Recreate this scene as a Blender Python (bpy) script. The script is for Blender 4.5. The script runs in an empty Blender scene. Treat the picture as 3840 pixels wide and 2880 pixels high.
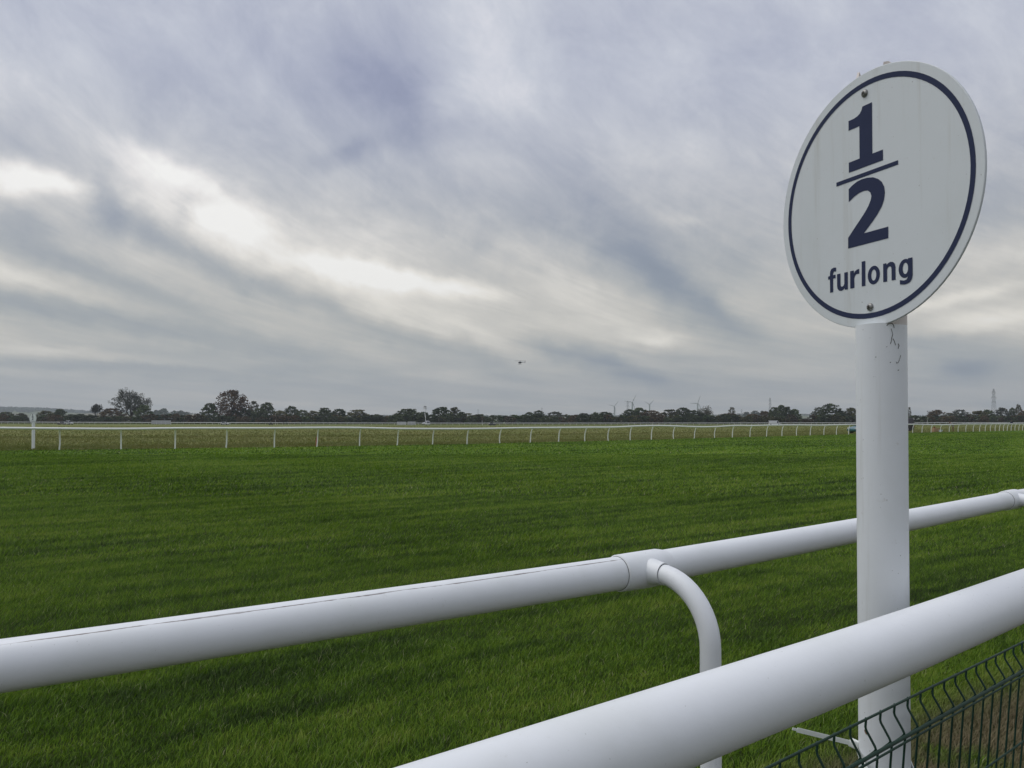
import bpy, math, random
import numpy as np
from mathutils import Vector, Matrix
random.seed(7)
R = math.radians
scene = bpy.context.scene
COL = scene.collection

# ------------------------------------------------------------------ camera
F = 3100.0                      # focal length in photo pixels (photo 3840 x 2880)
PITCH = R(1.0)
HORIZON = 1577.0
CY = HORIZON - F * math.tan(PITCH)
EYE = 1.65
cam_data = bpy.data.cameras.new('camera')
cam = bpy.data.objects.new('camera', cam_data)
COL.objects.link(cam)
cam.location = (0, 0, EYE)
cam.rotation_euler = (math.pi / 2 + PITCH, 0, 0)
cam_data.sensor_width = 36.0
cam_data.lens = 36.0 * F / 3840
cam_data.shift_y = (CY - 1440) / 3840
cam_data.clip_start = 0.05
cam_data.clip_end = 40000
scene.camera = cam
scene.cycles.max_bounces = 5
scene.cycles.diffuse_bounces = 3
scene.cycles.volume_bounces = 0
scene.render.resolution_x, scene.render.resolution_y = 1024, 768
scene.view_settings.view_transform = 'Standard'
scene.view_settings.look = 'None'
scene.view_settings.exposure = 0.0
scene.view_settings.gamma = 1.0
scene.view_settings.use_curve_mapping = False


def ray(px, py):
    x = (px - 1920) / F
    y = (CY - py) / F
    return Vector((x, math.cos(PITCH) - y * math.sin(PITCH), math.sin(PITCH) + y * math.cos(PITCH)))


def at(px, py, Y):
    d = ray(px, py)
    return Vector((0, 0, EYE)) + d * (Y / d.y)


def gx(px, Y):
    return (px - 1920) / F * Y


def s2l(c):
    return tuple(((v / 255 + 0.055) / 1.055) ** 2.4 if v / 255 > 0.04045 else v / 255 / 12.92 for v in c)


# ------------------------------------------------------------------ node helper
class NT:
    def __init__(self, tree):
        self.t = tree

    def n(self, typ, **kw):
        nd = self.t.nodes.new(typ)
        for k, v in kw.items():
            setattr(nd, k, v)
        return nd

    def link(self, a, b):
        self.t.links.new(a, b)

    def put(self, sock, v):
        if isinstance(v, bpy.types.NodeSocket):
            self.t.links.new(v, sock)
        else:
            sock.default_value = v

    def m(self, op, a, b=None, c=None, clamp=False):
        nd = self.n('ShaderNodeMath', operation=op, use_clamp=clamp)
        self.put(nd.inputs[0], a)
        if b is not None:
            self.put(nd.inputs[1], b)
        if c is not None:
            self.put(nd.inputs[2], c)
        return nd.outputs[0]

    def comb(self, x, y, z=0.0):
        nd = self.n('ShaderNodeCombineXYZ')
        for s, v in zip(nd.inputs, (x, y, z)):
            self.put(s, v)
        return nd.outputs[0]

    def noise(self, vec, scale, detail=3.0, rough=0.5, dist=0.0, col=False):
        nd = self.n('ShaderNodeTexNoise')
        if vec is not None:
            self.link(vec, nd.inputs['Vector'])
        nd.inputs['Scale'].default_value = scale
        nd.inputs['Detail'].default_value = detail
        nd.inputs['Roughness'].default_value = rough
        nd.inputs['Distortion'].default_value = dist
        return nd.outputs['Color' if col else 'Fac']

    def ramp(self, fac, stops, interp='LINEAR'):
        nd = self.n('ShaderNodeValToRGB')
        cr = nd.color_ramp
        cr.interpolation = interp
        while len(cr.elements) < len(stops):
            cr.elements.new(0.5)
        for e, (p, c) in zip(cr.elements, stops):
            e.position = p
            e.color = (c[0], c[1], c[2], 1)
        self.link(fac, nd.inputs[0])
        return nd.outputs[0]

    def mix(self, fac, a, b, blend='MIX'):
        nd = self.n('ShaderNodeMix', data_type='RGBA', blend_type=blend)
        nd.clamp_factor = True
        self.put(nd.inputs[0], fac)
        for s, v in ((nd.inputs[6], a), (nd.inputs[7], b)):
            if isinstance(v, tuple):
                v = (v[0], v[1], v[2], 1)
            self.put(s, v)
        return nd.outputs[2]

    def smooth(self, v, lo, hi, a=0.0, b=1.0):
        nd = self.n('ShaderNodeMapRange', interpolation_type='SMOOTHSTEP')
        self.put(nd.inputs[0], v)
        nd.inputs[1].default_value = lo
        nd.inputs[2].default_value = hi
        nd.inputs[3].default_value = a
        nd.inputs[4].default_value = b
        return nd.outputs[0]


# ------------------------------------------------------------------ sky and sun
SUN_AZ, SUN_EL = -75.0, 58.0
world = bpy.data.worlds.new('World')
scene.world = world
world.use_nodes = True
wt = world.node_tree
wt.nodes.clear()
W = NT(wt)
tc = W.n('ShaderNodeTexCoord')
sep = W.n('ShaderNodeSeparateXYZ')
W.link(tc.outputs['Generated'], sep.inputs[0])
DX, DY, DZ = sep.outputs
az = W.m('ARCTAN2', DX, DY)
el = W.m('ARCSINE', DZ)
KA = 10.0


def azel(dx, dy):
    """full-view display coordinates (2212 px wide) -> scaled azimuth and elevation"""
    d = ray(dx * 3840 / 2212, dy * 3840 / 2212).normalized()
    return math.atan2(d.x, d.y) * KA, math.asin(d.z) * KA


# coordinates, gently bent by noise so that no cloud edge is a clean ellipse
A0 = W.m('MULTIPLY', az, KA)
E0 = W.m('MULTIPLY', el, KA)
base_vec = W.comb(A0, E0, 1.0)
wn = W.noise(base_vec, 0.9, 3.0, 0.55, col=True)
wv = W.n('ShaderNodeVectorMath', operation='MULTIPLY_ADD')
W.link(wn, wv.inputs[0])
wv.inputs[1].default_value = (0.50, 0.30, 0)
wv.inputs[2].default_value = (-0.25, -0.15, 0)
wa = W.n('ShaderNodeVectorMath', operation='ADD')
W.link(base_vec, wa.inputs[0])
W.link(wv.outputs[0], wa.inputs[1])
wfine = W.noise(base_vec, 3.5, 3.0, 0.6, col=True)
wf = W.n('ShaderNodeVectorMath', operation='MULTIPLY_ADD')
W.link(wfine, wf.inputs[0])
wf.inputs[1].default_value = (0.26, 0.15, 0)
wf.inputs[2].default_value = (-0.13, -0.075, 0)
wb = W.n('ShaderNodeVectorMath', operation='ADD')
W.link(wa.outputs[0], wb.inputs[0])
W.link(wf.outputs[0], wb.inputs[1])
WARP = wb.outputs[0]

acc = None
nblob = 0
VEC = WARP


def blob(dx, dy, rx, ry, rot, amp):
    """one soft cloud mass or opening: display position, radii (display px), tilt (deg), brightness change"""
    global acc, nblob, VEC
    a, e = azel(dx, dy)
    if nblob % 5 == 0 and acc is not None:      # evaluate the masses in small batches (the shader stack is short)
        ch = W.n('ShaderNodeVectorMath', operation='MULTIPLY_ADD')
        W.link(acc, ch.inputs[0])
        ch.inputs[1].default_value = (1e-7, 1e-7, 0)
        W.link(WARP, ch.inputs[2])
        VEC = ch.outputs[0]
    nblob += 1
    k = KA * 3840 / 2212 / F
    cr, sr = math.cos(R(rot)), math.sin(R(rot))
    q = []
    for ax, ay, rad in ((cr, sr, rx * k), (-sr, cr, ry * k)):
        nd = W.n('ShaderNodeVectorMath', operation='DOT_PRODUCT')
        W.link(VEC, nd.inputs[0])
        nd.inputs[1].default_value = (ax / rad, ay / rad, -(ax * a + ay * e) / rad)
        q.append(nd.outputs['Value'])
    d2 = W.m('MULTIPLY_ADD', q[0], q[0], W.m('MULTIPLY', q[1], q[1]))
    g = W.m('POWER', 0.36788, d2)
    if acc is None:
        acc = W.m('MULTIPLY', g, amp)
    else:
        acc = W.m('MULTIPLY_ADD', g, amp, acc)


def ribbon(pts, w, amp):
    """a swept streak of cloud: chain of long soft masses along a curve"""
    for i in range(len(pts) - 1):
        (x0, y0), (x1, y1) = pts[i], pts[i + 1]
        wd = w[i] if isinstance(w, (list, tuple)) else w
        am = amp[i] if isinstance(amp, (list, tuple)) else amp
        L = math.hypot(x1 - x0, y1 - y0)
        blob((x0 + x1) / 2, (y0 + y1) / 2, L * 0.62, wd, -math.degrees(math.atan2(y1 - y0, x1 - x0)), am)


# openings
for b in ((30, 385, 75, 30, -6, .44), (140, 402, 50, 18, -8, .24), (300, 345, 90, 26, -22, .13), (355, 362, 60, 18, -28, .17),
          (445, 405, 66, 16, -28, .17), (500, 478, 66, 38, -10, .42), (570, 530, 130, 30, -26, .11), (300, 440, 55, 36, -20, -.06),
          (800, 592, 120, 24, -6, .46), (700, 585, 110, 24, -14, .10), (1010, 628, 110, 22, -6, .27), (640, 545, 460, 95, -14, .12), (520, 520, 560, 170, -14, .06),
          (330, 400, 60, 40, -10, .14), (1270, 640, 150, 46, -24, .14), (1410, 728, 75, 18, -4, .22), (1060, 90, 90, 150, 10, .17),
          (1010, 220, 80, 60, 0, .10), (1460, 330, 100, 55, 10, .12), (1480, 470, 50, 18, 0, .13),
          (2070, 640, 120, 14, 6, .18), (2150, 690, 130, 18, 4, .17), (2190, 545, 90, 30, 0, .12), 
          (90, 120, 160, 60, -20, .10), (30, 600, 140, 18, -14, .10), (1200, 720, 190, 36, -16, .10),
          (960, 700, 230, 26, -22, .12), (100, 760, 300, 10, -4, .10)):
    blob(*b)
# heavy masses
for b in ((815, 180, 120, 95, -20, -.22), (735, 125, 110, 55, -15, -.10), (890, 262, 42, 62, 20, -.15), (765, 332, 75, 22, 22, -.15),
          (480, 170, 380, 140, -8, -.10), (236, 455, 30, 60, 8, -.18), (300, 492, 80, 26, -24, -.16), (402, 455, 22, 46, -14, -.14),
          (1340, 490, 220, 110, -35, -.08), (2092, 796, 48, 22, 4, -.26),
(950, 300, 200, 40, 10, -.08),
          (1030, 430, 190, 50, -10, -.08), (2000, 740, 160, 20, 0, -.08), (40, 500, 140, 40, -12, -.12),
          (20, 310, 130, 30, -10, -.08), (2140, 430, 100, 60, 0, -.08)):
    blob(*b)
# fall streaks that sweep down towards the horizon on the right
ribbon([(250, 500), (430, 565), (600, 635), (780, 700), (960, 752), (1160, 800)], [26, 25, 26, 26, 24], [-.17, -.18, -.14, -.12, -.11])
ribbon([(40, 530), (180, 585), (340, 640), (520, 690)], 26, -.12)
ribbon([(-100, 640), (130, 668), (350, 712), (560, 742), (780, 776), (1000, 795)], [24, 24, 24, 22, 20], [-.13, -.13, -.15, -.17, -.09])
ribbon([(-50, 788), (250, 800), (520, 797), (800, 808)], 13, -.09)
ribbon([(1190, 360), (1280, 470), (1370, 555), (1465, 635), (1560, 690), (1650, 722)], [70, 55, 42, 30, 20], [-.05, -.15, -.24, -.25, -.17])
ribbon([(1140, 730), (1240, 762), (1350, 803), (1470, 838)], 20, -.20)

# streaky cloud texture lying in one cloud sheet: combed along one wind direction
zc = W.m('ADD', W.m('MAXIMUM', DZ, 0.0), 0.07)
PX = W.m('DIVIDE', DX, zc)
PY = W.m('DIVIDE', DY, zc)
wd = R(24)
al = W.m('ADD', W.m('MULTIPLY', PX, math.sin(wd)), W.m('MULTIPLY', PY, math.cos(wd)))
ac = W.m('SUBTRACT', W.m('MULTIPLY', PX, math.cos(wd)), W.m('MULTIPLY', PY, math.sin(wd)))
# long sweeping fibres: steep high on the left, levelling out towards the horizon on the right
flow = W.m('MULTIPLY_ADD', A0, 0.22, W.m('LOGARITHM', W.m('ADD', W.m('MAXIMUM', E0, 0.0), 0.15), math.e))
streak = W.noise(W.comb(W.m('MULTIPLY', flow, 2.0), W.m('MULTIPLY', A0, 0.16), 3.3), 1.25, 4.0, 0.55, 0.35)
wisp = W.noise(W.comb(W.m('MULTIPLY', flow, 5.5), W.m('MULTIPLY', A0, 0.34), 5.3), 1.2, 6.0, 0.68, 0.5)
sheet = W.noise(W.comb(W.m('MULTIPLY', al, 0.55), W.m('MULTIPLY', ac, 0.9), 7.1), 1.3, 4.0, 0.58, 0.3)
patch = W.noise(W.comb(W.m('MULTIPLY', A0, 0.8), W.m('MULTIPLY_ADD', A0, 0.25, E0), 2.0), 1.15, 6.0, 0.68, 0.3)
band = W.noise(W.comb(W.m('MULTIPLY', A0, 0.16), W.m('MULTIPLY', E0, 3.0), 1.7), 1.3, 3.0, 0.55, 0.2)
low = W.smooth(E0, 2.6, 0.4)                    # 1 near the horizon
high = W.smooth(E0, 0.9, 2.6)
B0 = W.m('MULTIPLY_ADD', high, -0.03, 0.62)
B0 = W.m('MULTIPLY_ADD', W.smooth(E0, 1.5, 0.0), -0.075, B0)
B0 = W.m('MULTIPLY_ADD', W.m('SUBTRACT', streak, 0.5), W.m('MULTIPLY', low, 0.32), B0)
B0 = W.m('MULTIPLY_ADD', W.m('SUBTRACT', sheet, 0.5), 0.22, B0)
B0 = W.m('MULTIPLY_ADD', W.m('SUBTRACT', patch, 0.5), W.smooth(E0, 0.8, 2.4, 0.10, 0.46), B0)
B0 = W.m('MULTIPLY_ADD', W.m('SUBTRACT', band, 0.5), W.m('MULTIPLY', W.smooth(E0, 1.5, 0.2), 0.26), B0)
B0 = W.m('MULTIPLY_ADD', W.m('SUBTRACT', wisp, 0.5), W.m('MULTIPLY', W.smooth(E0, 0.3, 1.2, 0.12, 0.30), W.smooth(E0, 4.2, 2.0, 0.35, 1.0)), B0)
hue = W.smooth(E0, 0.9, 4.2)
skyt = W.n('ShaderNodeTexSky', sky_type='NISHITA')
skyt.sun_disc = False
skyt.sun_elevation = R(SUN_EL)
skyt.sun_rotation = R(SUN_AZ)


def sky_shader(B):
    lowc = W.ramp(B, [(0, s2l((112, 124, 140))), (.3, s2l((141, 150, 160))), (.5, s2l((172, 175, 174))),
                      (.66, s2l((203, 200, 192))), (.85, s2l((238, 233, 222))), (1, s2l((253, 251, 246)))])
    highc = W.ramp(B, [(0, s2l((126, 131, 158))), (.3, s2l((151, 157, 182))), (.5, s2l((180, 185, 202))),
                       (.66, s2l((203, 207, 218))), (.85, s2l((236, 235, 240))), (1, s2l((253, 252, 250)))])
    cloud = W.mix(hue, lowc, highc)
    gain = W.n('ShaderNodeVectorMath', operation='SCALE')
    W.link(cloud, gain.inputs[0])
    gain.inputs['Scale'].default_value = 10.0
    skyc = W.mix(0.96, skyt.outputs[0], gain.outputs[0])      # thin veil: a trace of clear sky shows through
    bg = W.n('ShaderNodeBackground')
    W.link(skyc, bg.inputs[0])
    bg.inputs[1].default_value = 0.1
    return bg.outputs[0]


# the cloud masses above all lie within this window of the sky; elsewhere the same cloud sheet simply goes on
# (the renderer then skips them, which keeps it fast)
window = W.m('MULTIPLY', W.smooth(W.m('ABSOLUTE', A0), 6.6, 5.9), W.m('MULTIPLY', W.smooth(E0, 5.9, 5.2), W.smooth(E0, -0.1, 0.0)))
mixw = W.n('ShaderNodeMixShader')
W.link(window, mixw.inputs[0])
W.link(sky_shader(B0), mixw.inputs[1])
W.link(sky_shader(W.m('ADD', B0, acc)), mixw.inputs[2])
wo = W.n('ShaderNodeOutputWorld')
W.link(mixw.outputs[0], wo.inputs[0])
world.cycles.sampling_method = 'MANUAL'
world.cycles.sample_map_resolution = 512

sun_data = bpy.data.lights.new('sun', 'SUN')
sun_data.energy = 1.5
sun_data.angle = R(60)
sun_data.color = (1.0, 0.97, 0.92)
sun = bpy.data.objects.new('sun', sun_data)
COL.objects.link(sun)
sv = Vector((math.sin(R(SUN_AZ)) * math.cos(R(SUN_EL)), math.cos(R(SUN_AZ)) * math.cos(R(SUN_EL)), math.sin(R(SUN_EL))))
sun.rotation_euler = sv.to_track_quat('Z', 'Y').to_euler()
sun.location = sv * 50


# ------------------------------------------------------------------ mesh helpers
class MB:
    def __init__(self):
        self.v, self.f, self.mi, self.uv = [], [], [], []
        self.cur = 0

    def face(self, idx, uv=None):
        self.f.append(tuple(idx))
        self.mi.append(self.cur)
        self.uv.append(uv)

    def poly(self, pts):
        b = len(self.v)
        self.v += [tuple(p) for p in pts]
        self.face(range(b, b + len(pts)))

    def box(self, c, s, rz=0.0, rx=0.0, ry=0.0, taper=(1, 1)):
        M = Matrix.Translation(Vector(c)) @ Matrix.Rotation(rz, 4, 'Z') @ Matrix.Rotation(ry, 4, 'Y') @ Matrix.Rotation(rx, 4, 'X')
        b = len(self.v)
        for dz in (-.5, .5):
            tx, ty = (1, 1) if dz < 0 else taper
            for dx, dy in ((-.5, -.5), (.5, -.5), (.5, .5), (-.5, .5)):
                self.v.append(tuple(M @ Vector((dx * s[0] * tx, dy * s[1] * ty, dz * s[2]))))
        for q in ((3, 2, 1, 0), (4, 5, 6, 7), (0, 1, 5, 4), (1, 2, 6, 5), (2, 3, 7, 6), (3, 0, 4, 7)):
            self.face([b + i for i in q])

    def tube(self, pts, r, n=8, cap=True, closed=False):
        pts = [Vector(p) for p in pts]
        m = len(pts)
        rr = r if isinstance(r, (list, tuple)) else [r] * m
        prev = None
        b = len(self.v)
        run = 0.0
        us = []
        for i, p in enumerate(pts):
            if closed:
                t = pts[(i + 1) % m] - pts[i - 1]
            else:
                t = pts[min(i + 1, m - 1)] - pts[max(i - 1, 0)]
            t.normalize()
            if prev is None:
                ref = Vector((0, 0, 1)) if abs(t.z) < .9 else Vector((0, 1, 0))
                prev = (ref - t * ref.dot(t)).normalized()
            else:
                prev = (prev - t * prev.dot(t)).normalized()
            s = t.cross(prev)
            if i:
                run += (p - pts[i - 1]).length
            us.append(run)
            for k in range(n):
                a = 2 * math.pi * k / n
                self.v.append(tuple(p + (prev * math.cos(a) + s * math.sin(a)) * rr[i]))
        for i in range(m if closed else m - 1):
            j = (i + 1) % m
            for k in range(n):
                k2 = (k + 1) % n
                self.face((b + i * n + k, b + i * n + k2, b + j * n + k2, b + j * n + k),
                          ((us[i], k / n), (us[i], (k + 1) / n), (us[j], (k + 1) / n), (us[j], k / n)))
        if cap and not closed:
            self.face([b + k for k in range(n)][::-1])
            self.face([b + (m - 1) * n + k for k in range(n)])

    def lathe(self, prof, n=12, c=(0, 0, 0), axis='Z'):
        b = len(self.v)
        for (r, h) in prof:
            for k in range(n):
                a = 2 * math.pi * k / n
                x, y, z = r * math.cos(a), r * math.sin(a), h
                if axis == 'Y':
                    x, y, z = x, h, -y
                elif axis == 'X':
                    x, y, z = h, x, y
                self.v.append((c[0] + x, c[1] + y, c[2] + z))
        for i in range(len(prof) - 1):
            for k in range(n):
                k2 = (k + 1) % n
                self.face((b + i * n + k, b + i * n + k2, b + (i + 1) * n + k2, b + (i + 1) * n + k))
        self.face([b + k for k in range(n)][::-1])
        self.face([b + (len(prof) - 1) * n + k for k in range(n)])

    def prism(self, outline, y0, y1):
        """outline in XZ, extruded along Y"""
        n = len(outline)
        b = len(self.v)
        self.v += [(x, y0, z) for x, z in outline] + [(x, y1, z) for x, z in outline]
        self.face(range(b, b + n))
        self.face(list(range(b + n, b + 2 * n))[::-1])
        for i in range(n):
            j = (i + 1) % n
            self.face((b + i, b + n + i, b + n + j, b + j))

    def mesh(self, name, mats, smooth=False):
        me = bpy.data.meshes.new(name)
        me.from_pydata(self.v, [], self.f)
        for m in (mats if isinstance(mats, (list, tuple)) else [mats]):
            me.materials.append(m)
        me.polygons.foreach_set('material_index', self.mi)
        if any(u is not None for u in self.uv):
            lay = me.uv_layers.new(name='UVMap')
            flat = []
            for f_, u in zip(self.f, self.uv):
                flat += list(u) if u is not None else [(0.0, 0.0)] * len(f_)
            lay.data.foreach_set('uv', [c for p in flat for c in p])
        if smooth:
            me.polygons.foreach_set('use_smooth', [True] * len(me.polygons))
            me.set_sharp_from_angle(angle=R(40))
        me.update()
        return me

    def build(self, name, mats, parent=None, smooth=False):
        return link(name, self.mesh(name, mats, smooth), parent)


def link(name, me, parent=None):
    o = bpy.data.objects.new(name, me)
    COL.objects.link(o)
    if parent is not None:
        o.parent = parent
    return o


def tag(o, label=None, cat=None, group=None, kind=None):
    if label:
        o['label'] = label
    if cat:
        o['category'] = cat
    if group:
        o['group'] = group
    if kind:
        o['kind'] = kind
    return o


def thing(name, loc, label, cat, rz=0.0, group=None):
    o = bpy.data.objects.new(name, None)
    COL.objects.link(o)
    o.location = loc
    o.rotation_euler = (0, 0, rz)
    o.empty_display_size = 0.2
    return tag(o, label, cat, group)


def bevel(o, w, seg=2):
    md = o.modifiers.new('bevel', 'BEVEL')
    md.width = w
    md.segments = seg
    md.limit_method = 'ANGLE'
    md.angle_limit = R(35)
    for p in o.data.polygons:
        p.use_smooth = True
    o.data.set_sharp_from_angle(angle=R(50))
    return o


def lerp(x, xs, ys):
    return float(np.interp(x, xs, ys))


def sstep(x, a, b):
    t = min(1, max(0, (x - a) / (b - a)))
    return t * t * (3 - 2 * t)


def elev(X, Y):
    """the meadow sinks a little towards the far side of the course"""
    if Y < 100:
        return 0.0
    px = 1920 + F * X / Y
    return lerp(px, [0, 900, 1700, 2600, 3840], [-.28, -.62, -.92, -.80, -.62]) * sstep(Y, 130, 430)


# ------------------------------------------------------------------ materials
def simple(name, col, rough=0.5, metal=0.0, var=0.12, scale=6.0, bump=0.0, spec=0.5):
    m = bpy.data.materials.new(name)
    m.use_nodes = True
    t = NT(m.node_tree)
    b = m.node_tree.nodes['Principled BSDF']
    tcn = t.n('ShaderNodeTexCoord')
    nz = t.noise(tcn.outputs['Object'], scale, 5.0, 0.6)
    c = t.mix(nz, tuple(v * (1 - var) for v in col), tuple(min(1, v * (1 + var)) for v in col))
    t.link(c, b.inputs['Base Color'])
    b.inputs['Roughness'].default_value = rough
    b.inputs['Metallic'].default_value = metal
    b.inputs['Specular IOR Level'].default_value = spec
    if bump:
        bp = t.n('ShaderNodeBump')
        bp.inputs['Strength'].default_value = bump
        bp.inputs['Distance'].default_value = 0.01
        t.link(nz, bp.inputs['Height'])
        t.link(bp.outputs[0], b.inputs['Normal'])
    return m


def white_plastic(name, col=(.79, .815, .84), dirt=0.5, scuff=False, rough=0.38, runs=False):
    """weathered white rail plastic: faint grime, specks, and a long scrape on the worn length"""
    m = bpy.data.materials.new(name)
    m.use_nodes = True
    t = NT(m.node_tree)
    b = m.node_tree.nodes['Principled BSDF']
    tcn = t.n('ShaderNodeTexCoord')
    ob = tcn.outputs['Object']
    big = t.noise(ob, 3.0, 5.0, 0.6)
    c = t.mix(t.smooth(big, .45, .8), col, tuple(v * k for v, k in zip(col, (.90, .905, .88))))
    speck = t.noise(ob, 130.0, 2.0, 0.5)
    c = t.mix(t.m('MULTIPLY', t.smooth(speck, .735, .775), dirt), c, (.22, .21, .18))
    sp2 = t.noise(ob, 34.0, 4.0, 0.65)
    c = t.mix(t.m('MULTIPLY', t.smooth(sp2, .64, .78), dirt * .5), c, (.45, .44, .39))
    if runs:
        mp = t.n('ShaderNodeVectorMath', operation='MULTIPLY')
        t.link(ob, mp.inputs[0])
        mp.inputs[1].default_value = (26, 26, 1.3)
        rn = t.noise(mp.outputs[0], 1.0, 5.0, .65)
        c = t.mix(t.m('MULTIPLY', t.smooth(rn, .52, .78), .45), c, (.47, .47, .43))
    if scuff:
        sx = t.n('ShaderNodeSeparateXYZ')
        t.link(tcn.outputs['UV'], sx.inputs[0])
        u, v = sx.outputs[0], sx.outputs[1]
        wob = t.noise(t.comb(t.m('MULTIPLY', u, 2.2), 0.0, 5.0), 1.0, 3.0, 0.6)
        wid = t.noise(t.comb(t.m('MULTIPLY', u, 5.0), 0.0, 9.0), 1.0, 4.0, 0.7)
        ctr = t.m('MULTIPLY_ADD', wob, 0.05, SCUFF_V - 0.025)
        d = t.m('ABSOLUTE', t.m('SUBTRACT', v, ctr))
        thick = t.m('MULTIPLY', t.smooth(wid, .34, .66), 0.013)
        line = t.m('SUBTRACT', 1.0, t.m('DIVIDE', d, t.m('MAXIMUM', thick, 0.0005)), clamp=True)
        fine = t.noise(t.comb(t.m('MULTIPLY', u, 6.0), t.m('MULTIPLY', v, 160.0), 2.0), 1.0, 4.0, 0.7)
        mask = t.m('MULTIPLY', t.smooth(line, 0.0, 0.5), t.smooth(fine, .30, .55))
        c = t.mix(t.m('MULTIPLY', mask, .95), c, (.14, .11, .10))
        f2 = t.noise(t.comb(t.m('MULTIPLY', u, 2.5), t.m('MULTIPLY', v, 60.0), 12.0), 1.0, 4.0, 0.7)
        c = t.mix(t.m('MULTIPLY', t.smooth(f2, .70, .76), .45), c, (.42, .42, .45))
    t.link(c, b.inputs['Base Color'])
    rr = t.m('MULTIPLY_ADD', big, 0.22, rough - 0.1)
    t.link(rr, b.inputs['Roughness'])
    bp = t.n('ShaderNodeBump')
    bp.inputs['Strength'].default_value = 0.12
    bp.inputs['Distance'].default_value = 0.003
    t.link(t.noise(ob, 22.0, 4.0, 0.6), bp.inputs['Height'])
    t.link(bp.outputs[0], b.inputs['Normal'])
    return m


SCUFF_V = 0.072
M = {}
M['rail'] = white_plastic('white_rail_plastic')
M['rail_scuffed'] = white_plastic('white_rail_plastic_scuffed', scuff=True)
M['rail_far'] = simple('white_rail_far', (.80, .81, .80), .45, var=.04)
M['post'] = white_plastic('white_post_plastic', (.745, .775, .80), dirt=.8, runs=True)
M['sign'] = white_plastic('sign_face', (.655, .695, .715), dirt=.5, rough=.6, runs=True)
M['navy'] = simple('sign_navy', (.033, .042, .088), .7, var=.06, scale=30, spec=.12)
M['screw'] = simple('screw_metal', (.25, .25, .24), .4, .8, var=.4, scale=200)
M['wood_inside'] = simple('post_inside', (.20, .12, .08), .8, var=.3, scale=40)
M['sleeve'] = white_plastic('broken_sleeve', (.62, .57, .53), dirt=.9)
M['drip'] = simple('drip', (.42, .42, .40), .8, var=.3, scale=60)
M['grime'] = simple('grime', (.05, .045, .04), .9, var=.4, scale=90)
M['fence'] = simple('green_fence_coating', (.012, .040, .026), .5, var=.45, scale=30, bump=.2, spec=.3)
M['tie'] = simple('cable_tie_plastic', (.78, .82, .78), .4, var=.08, scale=40)
M['joint'] = simple('joint_seam', (.10, .10, .10), .8)  # dark grey for the thin seam rings at the pipe joints


def turf_nodes(t):
    """patchy turf tint in world space, combed along the track"""
    g = t.n('ShaderNodeNewGeometry')
    s = t.n('ShaderNodeSeparateXYZ')
    t.link(g.outputs['Position'], s.inputs[0])
    x, y = s.outputs[0], s.outputs[1]
    u = t.m('ADD', t.m('MULTIPLY', x, .80), t.m('MULTIPLY', y, .60))
    v = t.m('SUBTRACT', t.m('MULTIPLY', x, .60), t.m('MULTIPLY', y, .80))       # + towards the crowd side
    comb1 = t.noise(t.comb(t.m('MULTIPLY', u, .22), t.m('MULTIPLY', v, 1.0), 0.0), 1.0, 5.0, .6, .35)
    comb2 = t.noise(t.comb(t.m('MULTIPLY', u, .05), t.m('MULTIPLY', v, .16), 4.0), 1.0, 4.0, .55, .2)
    tuft = t.noise(t.comb(u, t.m('MULTIPLY', v, 1.6), 8.0), 2.4, 5.0, .65)
    return x, y, u, v, comb1, comb2, tuft


def turf_colour(t, rnd=None):
    x, y, u, v, c1, c2, tf = turf_nodes(t)
    fl = t.noise(t.comb(t.m('MULTIPLY', u, .16), t.m('MULTIPLY', v, 2.6), 6.0), 1.0, 4.0, .6, .25)
    k = t.m('ADD', t.m('ADD', t.m('MULTIPLY_ADD', fl, .62, t.m('MULTIPLY_ADD', c1, .44, -.23)), t.m('MULTIPLY', c2, .36)), t.m('MULTIPLY_ADD', tf, .50, -.23))
    if rnd is not None:
        k = t.m('MULTIPLY_ADD', t.m('SUBTRACT', rnd, .5), .28, k)
    c = t.ramp(k, [(.28, (.020, .045, .005)), (.41, (.060, .122, .008)), (.50, (.105, .200, .011)), (.59, (.152, .256, .016)), (.74, (.232, .292, .046))])
    # worn, straw-coloured margin along the rail on the crowd side
    wn_ = t.noise(t.comb(u, v, 2.0), 1.6, 5.0, .7)
    edge = t.m('MULTIPLY', t.smooth(v, -2.55, -2.0), t.smooth(wn_, .30, .50))
    c = t.mix(t.m('MULTIPLY', edge, .9), c, (.235, .185, .115))
    return c, k, edge


def ground_mat():
    m = bpy.data.materials.new('turf')
    m.use_nodes = True
    t = NT(m.node_tree)
    b = m.node_tree.nodes['Principled BSDF']
    c, k, edge = turf_colour(t)
    g = t.n('ShaderNodeNewGeometry')
    fine = t.noise(g.outputs['Position'], 60.0, 4.0, .7)
    mid = t.noise(g.outputs['Position'], 9.0, 4.0, .7)
    sy = t.n('ShaderNodeSeparateXYZ')
    t.link(g.outputs['Position'], sy.inputs[0])
    c = t.mix(t.smooth(sy.outputs[1], 45.0, 14.0, 0.0, .8), c, (.030, .036, .012))      # thatch at the blade roots; the dark tone also paints in their shade
    c = t.mix(t.m('MULTIPLY', t.smooth(fine, .62, .30), .55), c, (.026, .042, .009))
    c = t.mix(t.m('MULTIPLY', t.smooth(mid, .58, .30), .4), c, (.030, .060, .010))
    t.link(c, b.inputs['Base Color'])
    b.inputs['Roughness'].default_value = .95
    b.inputs['Specular IOR Level'].default_value = .1
    bp = t.n('ShaderNodeBump')
    bp.inputs['Strength'].default_value = .8
    bp.inputs['Distance'].default_value = .05
    t.link(t.m('ADD', mid, fine), bp.inputs['Height'])
    t.link(bp.outputs[0], b.inputs['Normal'])
    return m


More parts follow.
